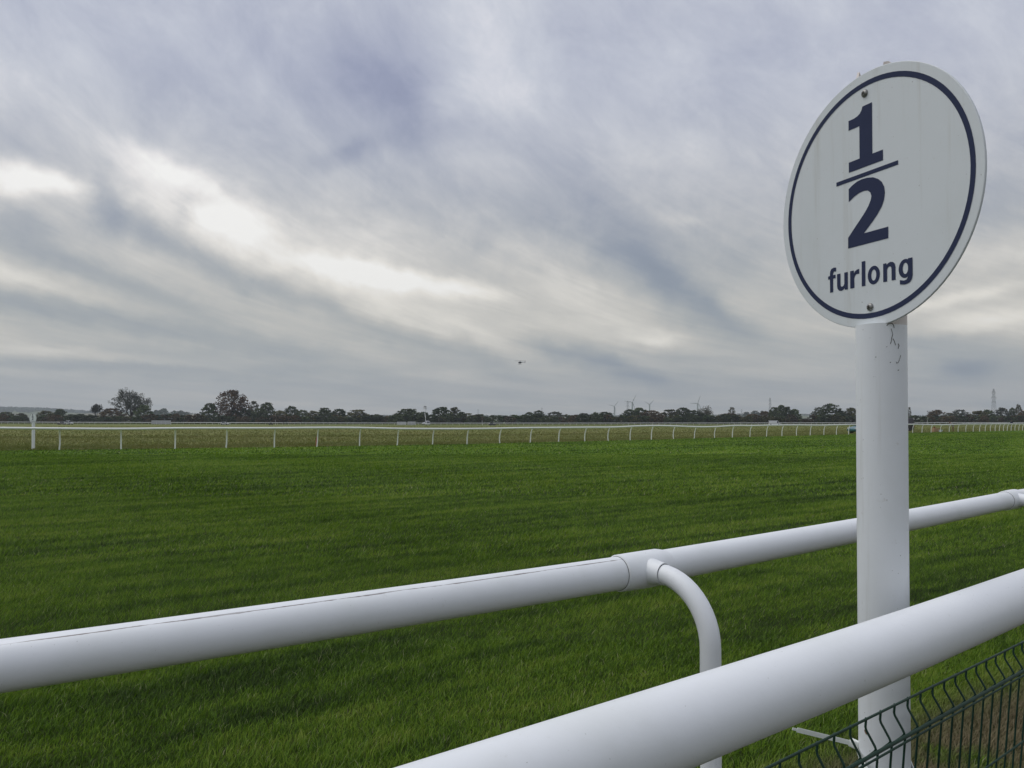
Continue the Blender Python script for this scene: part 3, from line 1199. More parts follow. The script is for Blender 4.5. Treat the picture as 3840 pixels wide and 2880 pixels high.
S0, S1 = -1.05, 1.62
prof = [(0, 0.0), (.020, 0.0), (.026, .002), (.054, .022), (.060, .025), (.066, .022), (.088, .002), (.094, 0.0), (.30, 0.0)]
lowf = [(.42, 0), (.46, .025), (.50, 0), (1.03, 0)]
k = 0
s = S0
vw = MB()
vw.tube([Vector((0, 0, 1.03)) - Vector((0, 0, 1.03))] + [fpt(0, d, o_) - Vector((0, 0, 1.03)) for d, o_ in prof[1:] + lowf], .0026, 7)
vme = vw.mesh('vertical_wire', M['fence'], True)
while s <= S1:
    o = link('vertical_wire', vme, fence)
    o.location = fdir * s + Vector((0, 0, 1.03)) - fnor * .0045
    s += .0655
for drop, ow, r in ((0, .0, .0028), (.060, .0295, .0040), (.100, .0, .0026), (.30, .0, .0027), (.42, 0, .0027), (.46, .03, .003), (.50, 0, .0027), (.75, 0, .0027), (1.0, 0, .0027)):
    mb = MB()
    mb.tube([fpt(S0 - .02, drop, ow), fpt(0, drop, ow), fpt(S1 + .02, drop, ow)], r, 8)
    mb.build('horizontal_wire', M['fence'], fence, True)
for s in (S0 - .05, S1 + .05):
    mb = MB()
    c = fpt(s, 0, -.04)
    c2 = fpt(s, 1.12, -.04)
    mb.tube([c2, c + Vector((0, 0, .03))], .024, 8)
    mb.build('fence_post', M['fence'], fence, True)

# ------------------------------------------------------------------ cable tie round post and fence
tie_o = Vector((pc.x, pc.y, 0))


def ribbon_mesh(mb, pts, w, tk, upv=Vector((0, 0, 1))):
    pts = [Vector(p) for p in pts]
    rows_ = []
    for i, p in enumerate(pts):
        t = (pts[min(i + 1, len(pts) - 1)] - pts[max(i - 1, 0)]).normalized()
        up = (upv - t * upv.dot(t)).normalized()
        nr = t.cross(up)
        b = len(mb.v)
        for a, c in ((-1, -1), (1, -1), (1, 1), (-1, 1)):
            mb.v.append(tuple(p + up * w * a + nr * tk * c))
        rows_.append(b)
    for b0, b1 in zip(rows_[:-1], rows_[1:]):
        for e in range(4):
            e2 = (e + 1) % 4
            mb.face((b0 + e, b0 + e2, b1 + e2, b1 + e))
    mb.face([rows_[0] + e for e in (3, 2, 1, 0)])
    mb.face([rows_[-1] + e for e in range(4)])


hL = at(3212, 2796, pc.y)
tip = at(2989, 2737, pc.y + .015)
tie = thing('cable_tie', (pc.x, pc.y, hL.z), 'pale plastic cable tie with a loose tail, strapped round the half furlong post', 'cable tie')
to = Vector((pc.x, pc.y, hL.z))
mb = MB()
loop = []
view_r = Vector((math.cos(R(-24)), math.sin(R(-24)), 0))     # screen right at the post
view_b = Vector((-view_r.y, view_r.x, 0))                    # away from the camera
for k in range(21):                                          # round the back of the tube
    a = math.pi - math.pi * k / 20
    loop.append(view_r * math.cos(a) * (PR + .0022) + view_b * math.sin(a) * (PR + .0022) + Vector((0, 0, -.010 - .03 * k / 20)))
loop += [Vector(view_r) * (PR + .012) - view_b * .03 + Vector((0, 0, -.048)), view_r * (PR + .030) - view_b * .065 + Vector((0, 0, -.062)),
         view_r * (PR + .030) - view_b * .088 + Vector((0, 0, -.072)), view_r * (PR + .012) - view_b * .105 + Vector((0, 0, -.074)), view_r * (PR - .03) - view_b * .100 + Vector((0, 0, -.070)),
         view_r * .0 - view_b * .092 + Vector((0, 0, -.06)), -view_r * .035 - view_b * .075 + Vector((0, 0, -.04)), -view_r * (PR - .003) - view_b * .040 + Vector((0, 0, -.018)), -view_r * (PR + .004) - view_b * .012 + Vector((0, 0, -.012))]
ribbon_mesh(mb, loop, .0055, .0009)
mb.build('strap', M['tie'], tie)
mb = MB()
hp = -view_r * (PR + .010) + Vector((0, 0, -.006))
mb.box(hp, (.022, .014, .020), R(-24), 0, R(18))
bevel(mb.build('head', M['tie'], tie), .003)
mb = MB()
t1 = tip - to
tl = [hp + (t1 - hp) * k / 8 for k in range(9)]
ribbon_mesh(mb, tl, .0055, .0009)
ribbon_mesh(mb, [tl[-1], tl[-1] + (tl[-1] - tl[-2]).normalized() * .012], .0028, .0009)
mb.build('tail', M['tie'], tie)


# ------------------------------------------------------------------ trees
def leaf_mat(name, dark, light, scale=.9):
    m = bpy.data.materials.new(name)
    m.use_nodes = True
    t = NT(m.node_tree)
    b = m.node_tree.nodes['Principled BSDF']
    g = t.n('ShaderNodeNewGeometry')
    oi = t.n('ShaderNodeObjectInfo')
    nz = t.noise(g.outputs['Position'], scale, 4.0, .7)
    k = t.m('MULTIPLY_ADD', t.m('SUBTRACT', oi.outputs['Random'], .5), .35, nz)
    k = t.m('MULTIPLY_ADD', t.m('SUBTRACT', g.outputs['Random Per Island'], .5), .5, k)
    c = t.mix(t.smooth(k, .3, .72), dark, light)
    t.link(c, b.inputs['Base Color'])
    b.inputs['Roughness'].default_value = .75
    b.inputs['Specular IOR Level'].default_value = .15
    return m


KIND = {
    'dark': leaf_mat('leaves_dark_green', (.028, .042, .019), (.095, .122, .052)),
    'green': leaf_mat('leaves_green', (.036, .058, .024), (.118, .155, .062)),
    'olive': leaf_mat('leaves_olive', (.045, .048, .018), (.140, .138, .052)),
    'brown': leaf_mat('leaves_brown', (.045, .034, .020), (.145, .106, .056)),
    'grey': leaf_mat('leaves_grey_green', (.050, .060, .044), (.110, .122, .090)),
    'oak': leaf_mat('leaves_russet', (.042, .026, .014), (.112, .066, .034)),
    'pale': leaf_mat('leaves_pale', (.075, .078, .050), (.150, .145, .098)),
    'lone': leaf_mat('leaves_near_black', (.014, .018, .013), (.034, .040, .026)),
}
M['bark'] = simple('bark', (.052, .042, .034), .9, var=.35, scale=3, spec=.1)
M['bark_grey'] = simple('bark_grey', (.10, .092, .075), .9, var=.3, scale=3, spec=.1)


def leafquad(mb, p, s, rg):
    n = Vector((rg.gauss(0, 1), rg.gauss(0, 1), rg.gauss(.3, 1))).normalized()
    a = n.orthogonal().normalized()
    a.rotate(Matrix.Rotation(rg.uniform(0, 6.28), 3, n))
    b = n.cross(a)
    mb.poly([p - a * s - b * s * .5, p + a * s * .2 - b * s * .75, p + a * s + b * s * .2, p - a * s * .1 + b * s * .8])


def crown_shape(rg, nclump, per, leaf, sparse=1.0, lo=.06, rag=.5):
    """unit crown: radius .5, height 1, rounded and ragged; returns clump centres too"""
    mb = MB()
    cl = []
    for i in range(nclump):
        z = lo + (1 - lo) * rg.random() ** 1.2
        rmax = .5 * math.sqrt(max(.03, 1 - (max(0, z - .36) / .64) ** 2)) * (.86 if z < .2 else 1)
        a = rg.uniform(0, 6.283)
        q = rg.random()
        r = rmax * ((.55 + .45 * q) if rg.random() < .65 else q ** .5 * .8) * (.86 + rag * .3 * rg.random())
        c = Vector((r * math.cos(a), r * math.sin(a), min(z, .97)))
        cl.append((c, rg.uniform(.05, .105)))
    for c, cr in cl:
        for k in range(int(per * sparse * rg.uniform(.6, 1.3))):
            d = Vector((rg.gauss(0, 1), rg.gauss(0, 1), rg.gauss(0, 1)))
            d = d.normalized() * cr * rg.random() ** .45
            d.z *= .75
            leafquad(mb, c + d, leaf * rg.uniform(.6, 1.4), rg)
    return mb, cl


def limbs(cl, rg, base_r, nl, r_end=.006, crook=.06):
    mb = MB()
    top = Vector((rg.uniform(-.03, .03), rg.uniform(-.03, .03), .62))
    tr = [Vector((0, 0, -.03)), Vector((.005, 0, .12)), Vector((.01, .01, .3)), top]
    mb.tube(tr, [base_r * 1.25, base_r, base_r * .75, base_r * .3], 7)
    for c, cr in rg.sample(cl, min(nl, len(cl))):
        s = min(.55, max(.08, c.z - rg.uniform(.15, .35)))
        p0 = Vector((.01, .01, s))
        mid = p0.lerp(c, .5) + Vector((rg.uniform(-1, 1), rg.uniform(-1, 1), rg.uniform(0, 1))) * crook
        mb.tube([p0, mid, c], [base_r * .4, base_r * .25, r_end], 5)
    return mb


def bare_tree(rg, H, W_, levels, r0, spread, leafn, leaf, leaf_z=.2):
    """open crowned tree: real forking limbs, twigs, few leaves; metres"""
    tb, lf = MB(), MB()
    ends = []

    def grow(p, d, L, r, lev):
        q = p + d * L
        mid = p.lerp(q, .5) + Vector((rg.gauss(0, 1), rg.gauss(0, 1), rg.gauss(0, .6))) * L * .06
        tb.tube([p, mid, q], [r, r * .8, r * .6], 6 if lev < 2 else 4, cap=False)
        if lev >= levels:
            ends.append(q)
            return
        if lev >= 2:
            ends.append(mid)
        nb = 4 if lev == 0 else 3
        ph = rg.uniform(0, 6.28)
        for i in range(nb + (1 if rg.random() < .4 else 0)):
            a = ph + i * 6.283 / nb + rg.uniform(-.4, .4)
            tl_ = spread * rg.uniform(.5, 1.25)
            o = d.orthogonal().normalized()
            o.rotate(Matrix.Rotation(a, 3, d))
            nd = (d * math.cos(tl_) + o * math.sin(tl_) + Vector((0, 0, .10))).normalized()
            grow(q if rg.random() < .7 else mid, nd, L * rg.uniform(.62, .84), r * .56, lev + 1)

    grow(Vector((0, 0, -.3)), Vector((.02, 0, 1)).normalized(), H * .22, r0, 0)
    zs_ = max(e.z for e in ends)
    xs_ = max(abs(e.x) for e in ends)
    kz, kx = H / zs_, (W_ / 2) / xs_
    for m_ in (tb,):
        m_.v = [(x * kx, y * kx, z * kz) for x, y, z in m_.v]
    for e in ends:
        e = Vector((e.x * kx, e.y * kx, e.z * kz))
        if e.z < H * leaf_z:
            continue
        for k in range(rg.randint(max(0, leafn - 2), leafn + 2)):
            leafquad(lf, e + Vector((rg.gauss(0, .55), rg.gauss(0, .55), rg.gauss(0, .45))), leaf * rg.uniform(.6, 1.4), rg)
    return tb, lf


rt = random.Random(21)
TREE_MESH = {}
for kd in ('dark', 'green', 'olive', 'brown', 'grey', 'pale', 'lone'):
    lst = []
    for v_ in range(3):
        sp = {'pale': .55, 'grey': .8, 'lone': 1.1}.get(kd, 1.0)
        cm, cl = crown_shape(rt, 165, 25, .028, sp, rag=.6 if kd in ('pale', 'grey') else .35)
        lm = limbs(cl, rt, .022, 16)
        lst.append((cm.mesh('crown', KIND[kd]), lm.mesh('trunk', M['bark_grey'] if kd in ('pale', 'grey') else M['bark'], True)))
    TREE_MESH[kd] = lst

# photo column, top row, width in photo px, kind, depth, words
TREES = [
    (22, 1545, 62, 'dark', 610, 'dark rounded'), (78, 1550, 50, 'olive', 600, 'olive'), (170, 1541, 74, 'olive', 605, 'olive'), (224, 1535, 50, 'green', 620, 'upright green'),
    (264, 1554, 38, 'grey', 650, 'greyish'), (303, 1552, 58, 'dark', 600, 'dark'), (420, 1533, 92, 'brown', 590, 'broad brown'), (540, 1520, 66, 'green', 585, 'green'),
    (785, 1513, 58, 'green', 590, 'upright dark green'), (905, 1530, 90, 'dark', 600, 'dark'), (950, 1504, 36, 'pale', 640, 'thin pale'), (1001, 1510, 56, 'dark', 600, 'dark spiky'), (975, 1532, 60, 'dark', 590, 'low dark'),
    (1050, 1540, 50, 'olive', 590, 'olive'), (1093, 1525, 54, 'dark', 610, 'dark round'), (1135, 1539, 54, 'dark', 600, 'dark'), (1172, 1541, 50, 'olive', 590, 'olive'),
    (1218, 1529, 60, 'dark', 610, 'dark domed'), (1272, 1534, 60, 'dark', 600, 'dark domed'), (1345, 1537, 92, 'olive', 590, 'broad olive brown'), (1412, 1555, 56, 'dark', 600, 'low dark'),
    (1530, 1533, 112, 'dark', 590, 'broad dark domed'), (1590, 1545, 42, 'green', 620, 'green'), (1655, 1527, 74, 'green', 600, 'ragged windswept'), (1707, 1528, 52, 'olive', 610, 'ragged pointed'),
    (1731, 1545, 40, 'dark', 600, 'dark'), (1758, 1550, 48, 'olive', 600, 'olive'), (1802, 1553, 52, 'dark', 610, 'dark'),
    (1985, 1546, 44, 'green', 620, 'green'), (2020, 1541, 52, 'dark', 600, 'dark'), (2082, 1545, 66, 'grey', 610, 'grey green'), (2140, 1560, 44, 'olive', 600, 'low olive'),
    (2190, 1550, 60, 'grey', 610, 'grey green'), (2230, 1546, 32, 'green', 620, 'narrow green'), (2270, 1545, 66, 'dark', 600, 'round dark'),
    (2362, 1537, 64, 'dark', 600, 'dark'), (2398, 1530, 62, 'green', 610, 'tall green'), (2440, 1540, 90, 'brown', 590, 'broad brown'), (2512, 1536, 76, 'olive', 600, 'olive'),
    (2562, 1529, 60, 'dark', 605, 'dark domed'), (2600, 1540, 70, 'dark', 590, 'low dark'), (2650, 1556, 80, 'dark', 590, 'low dark'), (2745, 1527, 28, 'pale', 640, 'narrow pale'), (2735, 1551, 90, 'brown', 600, 'low brown'),
    (2820, 1553, 60, 'brown', 600, 'low brown'), (2870, 1543, 50, 'brown', 610, 'brown'), (2903, 1527, 44, 'dark', 600, 'dark'), (2931, 1520, 44, 'green', 610, 'tall green'), (2953, 1525, 42, 'dark', 600, 'dark'),
    (2979, 1535, 42, 'green', 610, 'green'), (3068, 1528, 40, 'grey', 620, 'grey'), (3113, 1516, 72, 'dark', 600, 'tall dark'), (3150, 1540, 50, 'dark', 600, 'dark'), (3194, 1530, 66, 'olive', 600, 'yellowish'),
    (3411, 1527, 13, 'pale', 640, 'very narrow pale'), (3515, 1538, 58, 'brown', 620, 'half bare brown'), (3560, 1548, 40, 'pale', 610, 'pale'), (3600, 1537, 62, 'grey', 610, 'grey'), (3672, 1541, 64, 'olive', 600, 'olive'),
    (3705, 1537, 44, 'green', 615, 'green'), (3757, 1530, 46, 'grey', 620, 'grey green'), (3797, 1531, 30, 'dark', 620, 'narrow dark'), (3820, 1517, 24, 'pale', 640, 'narrow pale'), (3838, 1542, 40, 'brown', 600, 'russet'),
    (3890, 1535, 60, 'green', 600, 'green'), (-40, 1543, 60, 'dark', 610, 'dark'),
]
LAND = [(126, 'the small distant furlong post'), (490, 'the tall open pale tree'), (870, 'the big russet tree'), (1592, 'the boom lift truck'), (2304, 'the leftmost wind turbine'),
        (2620, 'the rightmost wind turbine'), (3305, 'the big furlong post'), (3727, 'the tall right-hand pylon')]
ORD = ['nearest', 'second', 'third', 'fourth', 'fifth', 'sixth', 'seventh', 'eighth', 'ninth', 'tenth', 'eleventh']
names_ = {'dark': 'broadleaf_tree', 'green': 'broadleaf_tree', 'olive': 'autumn_tree', 'brown': 'autumn_tree', 'grey': 'grey_tree', 'pale': 'bare_tree'}
sides = {}
for i, tr in enumerate(TREES):
    L = min(LAND, key=lambda q: abs(q[0] - tr[0]))
    sides.setdefault((L[1], tr[0] >= L[0]), []).append((abs(tr[0] - L[0]), i))
TLAB = {}
for (nm, rightw), lst in sides.items():
    for r_, (_, i) in enumerate(sorted(lst)):
        TLAB[i] = '%s tree, %s to the %s of %s' % (TREES[i][5], ORD[min(r_, 10)], 'right' if rightw else 'left', nm)


def plant(name, px, top, w, kd, Y, label, group=None, cat='tree', mesh=None):
    X = gx(px, Y)
    z = elev(X, Y)
    H = EYE + (HORIZON - top) * Y / F - z
    Wm = w * Y / F
    t = thing(name, (X, Y, z), label, cat, rt.uniform(0, 6.28), group)
    c, tk = mesh or rt.choice(TREE_MESH[kd])
    o1 = link('crown', c, t)
    o2 = link('trunk', tk, t)
    for o in (o1, o2):
        o.scale = (Wm, Wm, H)
    return t


for i, (px, top, w, kd, Y, words) in enumerate(TREES):
    plant(names_[kd], px, top, w * 1.3, kd, Y, TLAB[i], 'trees along the far edge of the meadow')

# tall open pale tree
def special(px, top, Wpx, Y, label, name, levels, r0, spread, leafn, leaf, lmat, bmat, seed, leaf_z=.2):
    rg = random.Random(seed)
    X = gx(px, Y)
    z = elev(X, Y)
    H = EYE + (HORIZON - top) * Y / F - z
    tb, lf = bare_tree(rg, H, Wpx * Y / F, levels, r0, spread, leafn, leaf, leaf_z)
    t = thing(name, (X, Y, z), label, 'tree')
    tb.build('trunk', bmat, t, True)
    lf.build('crown', lmat, t)
    return t


special(490, 1454, 142, 600, 'tallest tree, open pale crown with sky showing through, left of centre', 'open_tree', 5, .55, .62, 7, .33, KIND['grey'], M['bark'], 4, .12)
rg_ = random.Random(9)
cmo, clo = crown_shape(rg_, 300, 17, .019, 1.0, lo=.05, rag=.3)
oak = plant('russet_tree', 870, 1465, 150, None, 600, 'big domed russet brown tree on the left, beside the dark green one', mesh=(cmo.mesh('crown', KIND['oak']), limbs(clo, rg_, .018, 40).mesh('trunk', M['bark'], True)))
special(363, 1517, 44, 600, 'small black umbrella shaped tree on a thin stem, left of the tall pale tree', 'umbrella_tree', 4, .25, .6, 8, .34, KIND['lone'], M['bark'], 5, .62)
special(2640, 1520, 66, 615, 'half bare tree with a lacy pale crown, below the rightmost wind turbine', 'lacy_tree', 5, .3, .6, 1, .3, KIND['pale'], M['bark_grey'], 12, .4)
special(3500, 1541, 34, 625, 'half bare lacy tree right of the big furlong post', 'lacy_tree', 4, .25, .6, 3, .3, KIND['brown'], M['bark'], 14, .35)

# low bushes that close the hedge line
BUSH = {}
for kd in ('dark', 'olive', 'brown', 'green'):
    lst = []
    for v_ in range(2):
        cm, cl = crown_shape(rt, 60, 30, .045, 1.0, lo=.0, rag=.3)
        lst.append((cm.mesh('foliage', KIND[kd]), limbs(cl, rt, .03, 8).mesh('stem', M['bark'], True)))
    BUSH[kd] = lst
px = -90.0
while px < 3950:
    kd = rt.choice(['dark', 'dark', 'dark', 'green', 'brown', 'olive'])
    top = 1559 + rt.uniform(-5, 6)
    if px > 3360:
        top = 1560 + rt.uniform(-3, 3)
        kd = rt.choice(['dark', 'dark', 'brown'])
    if 560 < px < 770:
        top = 1554 + rt.uniform(-3, 4)
        kd = rt.choice(['dark', 'brown', 'olive'])
    if 3000 < px < 3045 or 100 < px < 130:
        top = 1570
    Y = rt.uniform(560, 585)
    w = rt.uniform(44, 72)
    X = gx(px, Y)
    z = elev(X, Y)
    H = EYE + (HORIZON - top) * Y / F - z
    t = thing('hedge_bush', (X, Y, z), 'low dark bush closing the hedge line behind the far rail', 'bush', rt.uniform(0, 6.28), 'low bushes in the far hedge line')
    c, tk = rt.choice(BUSH[kd])
    o1, o2 = link('foliage', c, t), link('stem', tk, t)
    for o in (o1, o2):
        o.scale = (w * Y / F, w * Y / F, H)
    px += rt.uniform(15, 24)

# hazy trees further back
for i, (px, top, w, kd) in enumerate(((585, 1538, 30, 'dark'), (612, 1532, 46, 'green'), (655, 1541, 34, 'dark'), (680, 1540, 40, 'green'), (700, 1546, 30, 'dark'), (2800, 1545, 40, 'dark'), (2832, 1540, 44, 'dark'), (2858, 1541, 22, 'dark'))):
    lab = 'hazy far tree, %s in the row %s' % (['first', 'second', 'third', 'fourth', 'fifth', 'first', 'second', 'third'][i],
                                         'right of the tall pale tree' if i < 5 else 'left of the middle pylon')
    plant('far_tree', px, top, w * 1.1, kd, 1800, lab, 'hazy trees in the middle distance')

# ------------------------------------------------------------------ far hills and woods
def hill_mat():
    m = bpy.data.materials.new('far_fields')
    m.use_nodes = True
    t = NT(m.node_tree)
    b = m.node_tree.nodes['Principled BSDF']
    g = t.n('ShaderNodeNewGeometry')
    nz = t.noise(g.outputs['Position'], .004, 3.0, .5)
    n2 = t.noise(g.outputs['Position'], .03, 4.0, .6)
    c = t.ramp(nz, [(.35, (.095, .125, .045)), (.5, (.15, .165, .07)), (.62, (.19, .16, .09))])
    c = t.mix(t.smooth(n2, .52, .6), c, (.045, .055, .03))
    t.link(c, b.inputs['Base Color'])
    b.inputs['Roughness'].default_value = 1.0
    b.inputs['Specular IOR Level'].default_value = .05
    return m


M['hill'] = hill_mat()
HX = [-1500, -400, 0, 150, 260, 340, 430, 560, 700, 780, 1000, 1400, 1900, 2300, 2700, 2790, 2870, 2960, 3040, 3400, 4300, 5500]
HH = [40, 50, 49, 47, 40, 34, 33, 30, 30, 22, 19, 18, 17, 17, 20, 24, 26, 22, 22, 17, 18, 20]
HY0, HY1, HY2 = 3000.0, 4600.0, 6500.0
hm = MB()
cols = list(range(-1500, 5501, 50))
prof_h = [(HY0, 0.0), (3400, .10), (3800, .34), (4200, .72), (4450, .94), (HY1, 1.0), (5200, .9), (HY2, .2), (7200, -.05)]
for (Y, k) in prof_h:
    for c in cols:
        X = gx(c, HY1) * (Y / HY1) ** .6
        h = lerp(c, HX, HH) * HY1 / F
        hm.v.append((X, Y, h * k - .9 - (.6 if k <= 0 else 0)))
nc = len(cols)
for j in range(len(prof_h) - 1):
    for i in range(nc - 1):
        hm.face((j * nc + i, j * nc + i + 1, (j + 1) * nc + i + 1, (j + 1) * nc + i))
hill = hm.build('hills', M['hill'], smooth=True)
tag(hill, 'low far hills with fields along the horizon', kind='structure')
wm = MB()
rw = random.Random(31)
for i in range(5200):
    if i < 2800:
        c = rw.uniform(-700, 420)
        k = rw.uniform(.62, 1.0) if c < 200 else rw.uniform(.80, 1.0)
    else:
        c = rw.uniform(400, 4500)
        k = rw.uniform(.90, 1.0)
    Y = float(np.interp(k, [0, .1, .34, .72, .94, 1.0], [3000, 3400, 3800, 4200, 4450, 4600]))
    X = gx(c, HY1) * (Y / HY1) ** .6
    h = lerp(c, HX, HH) * HY1 / F * k - 1.2
    s_ = rw.uniform(4.5, 8)
    for q in range(4):
        leafquad(wm, Vector((X + rw.gauss(0, 4), Y + rw.gauss(0, 4), h + rw.uniform(0, s_ * .9))), s_ * .75, rw)
woods = wm.build('far_woodland', KIND['dark'])
tag(woods, 'dark woods on the far hills along the horizon', 'woodland', kind='stuff')

# ------------------------------------------------------------------ wind turbines
M['turbine'] = simple('turbine_paint', (.40, .42, .44), .5, var=.05)
M['steel'] = simple('galvanised_steel', (.14, .15, .16), .6, .3, var=.2)


def turbine(px, hub_y, blade_px, angles, label, Y):
    X = gx(px, Y)
    hz = EYE + (HORIZON - hub_y) * Y / F
    t = thing('wind_turbine', (X, Y, -.9), label, 'wind turbine', 0, 'wind turbines on the horizon')
    hz += .9
    bl = blade_px * Y / F
    mb = MB()
    mb.lathe([(2.9, -2), (2.4, hz * .5), (1.7, hz - 1.5)], 14)
    mb.build('tower', M['turbine'], t, True)
    mb = MB()
    mb.box((0, 1.5, hz), (3.4, 9.5, 3.6), taper=(.85, .95))
    bevel(mb.build('nacelle', M['turbine'], t), .4)
    mb = MB()
    mb.lathe([(.3, -5.6), (1.3, -4.9), (1.7, -4.0), (1.7, -3.2)], 12, (0, 0, hz), 'Y')
    mb.build('hub', M['turbine'], t, True)
    for a in angles:
        d = Vector((math.cos(R(a)), 0, math.sin(R(a))))
        n_ = Vector((-d.z, 0, d.x))
        mb = MB()
        b = 0
        secs = [(.0, .9, .9), (.06, 1.0, .9), (.18, 2.1, .55), (.5, 1.35, .35), (.85, .8, .2), (1.0, .25, .08)]
        for (s_, ch, tk) in secs:
            c = Vector((0, -4.2, hz)) + d * (1.2 + s_ * (bl - 1.2))
            for a_, e_ in ((-.45, 0), (0, -1), (.55, 0), (0, 1)):
                mb.v.append(tuple(c + n_ * ch * a_ + Vector((0, 1, 0)) * tk * e_ * .5))
        for j in range(len(secs) - 1):
            for e in range(4):
                e2 = (e + 1) % 4
                mb.face((j * 4 + e, j * 4 + e2, j * 4 + 4 + e2, j * 4 + 4 + e))
        mb.face((3, 2, 1, 0))
        mb.face([4 * len(secs) - 4 + e for e in range(4)])
        mb.build('blade', M['turbine'], t, True)


turbine(2304, 1523.5, 24, (165, 52, 283), 'leftmost of four distant wind turbines, standing clear of the trees', 2600)
turbine(2371, 1508.5, 32, (172, 63, 290), 'tallest wind turbine, right beside a distant pylon', 2300)
turbine(2436, 1517.5, 24, (148, 50, 272), 'third wind turbine from the left, rising behind the brown trees', 2500)
turbine(2616, 1512, 32, (183, 72, 300), 'rightmost wind turbine, standing alone above the half bare tree', 2300)


# ------------------------------------------------------------------ pylons
def pylon(px, top, Y, label, rz=0.3, hpx=None):
    X = gx(px, Y)
    zb = -.9
    H = EYE + (HORIZON - top) * Y / F - zb
    t = thing('pylon', (X, Y, zb), label, 'pylon', rz, 'electricity pylons beyond the trees')
    wB, wW, wT = H * .085, H * .030, H * .012
    lv = [(0, wB), (.18, wB * .80), (.34, wB * .62), (.48, wB * .47), (.60, wW * 1.12), (.70, wW), (.80, wW * .86), (.90, wW * .7), (1.0, wT)]
    th = H * .0026
    crn = ((-1, -1), (1, -1), (1, 1), (-1, 1))
    for cx, cy_ in crn:
        mb = MB()
        mb.tube([(cx * w, cy_ * w, z * H) for z, w in lv], th, 4)
        mb.build('leg', M['steel'], t)
    mb = MB()
    for (z0, w0), (z1, w1) in zip(lv[:-1], lv[1:]):
        for e in range(4):
            a, b = crn[e], crn[(e + 1) % 4]
            mb.tube([(a[0] * w0, a[1] * w0, z0 * H), (b[0] * w1, b[1] * w1, z1 * H)], th * .45, 3, cap=False)
            mb.tube([(b[0] * w0, b[1] * w0, z0 * H), (a[0] * w1, a[1] * w1, z1 * H)], th * .45, 3, cap=False)
            mb.tube([(a[0] * w1, a[1] * w1, z1 * H), (b[0] * w1, b[1] * w1, z1 * H)], th * .45, 3, cap=False)
    mb.build('lattice', M['steel'], t)
    for zf, L in ((.60, .105), (.745, .13), (.90, .095)):
        z = zf * H
        for sd in (-1, 1):
            mb = MB()
            tipx = sd * L * H
            for yy in (-1, 1):
                mb.tube([(sd * wW * .6, yy * wW * .8, z), (tipx, 0, z)], th * .9, 3)
                mb.tube([(sd * wW * .5, yy * wW * .7, z + H * .035), (tipx, 0, z)], th * .7, 3)
            for q in (.33, .66):
                mb.tube([(sd * wW + (tipx - sd * wW) * q, 0, z), (sd * wW + (tipx - sd * wW) * q, 0, z + H * .035 * (1 - q))], th * .6, 3)
            arm = mb.build('cross_arm', M['steel'], t)
            mb = MB()
            mb.tube([(tipx, 0, z), (tipx, 0, z - H * .045)], th * 1.3, 5)
            mb.build('insulator', M['steel'], arm)


pylon(3727, 1458, 1250, 'tall lattice pylon at the far right, largest of the pylons', .55)
pylon(2888, 1492, 1650, 'pylon right of the middle, between the turbines and the big furlong post', .9)
pylon(2354, 1503, 1900, 'pylon standing directly left of the tallest wind turbine', .7)
pylon(2032, 1528, 2600, 'small pylon behind the trees near the middle of the skyline', .6)
pylon(1793, 1534, 2900, 'tiny pylon right of the boom lift truck', .6)
pylon(2781, 1535, 2900, 'tiny pylon between the rightmost turbine and the middle pylon', .6)


# ------------------------------------------------------------------ vehicles
M['tyre'] = simple('tyre', (.02, .02, .021), .85, var=.2)
M['rim'] = simple('wheel_rim', (.30, .30, .31), .35, .7, var=.1)
M['glass'] = simple('vehicle_glass', (.02, .024, .028), .08, var=.1, spec=.8)
M['lamp_red'] = simple('tail_lamp', (.35, .02, .015), .3, var=.05)
M['lamp_clear'] = simple('head_lamp', (.62, .64, .66), .15, var=.05)
M['dark_trim'] = simple('dark_trim', (.03, .03, .032), .6, var=.1)


def paint(name, col):
    m = simple(name, col, .3, 0.0, var=.06, scale=3)
    m.node_tree.nodes['Principled BSDF'].inputs['Coat Weight'].default_value = .4
    return m


def wheel(t, x, y, r, w):
    mb = MB()
    mb.lathe([(r * .55, -w / 2), (r * .92, -w / 2), (r, -w * .35), (r, w * .35), (r * .92, w / 2), (r * .55, w / 2)], 18, (x, y, r), 'Y')
    wo_ = mb.build('wheel', M['tyre'], t, True)
    mb = MB()
    sd = -1 if y < 0 else 1
    mb.lathe([(r * .56, sd * w * .30), (r * .56, sd * w * .46), (r * .40, sd * w * .50), (r * .12, sd * w * .54)], 14, (x, y, r), 'Y')
    mb.build('rim', M['rim'], wo_, True)


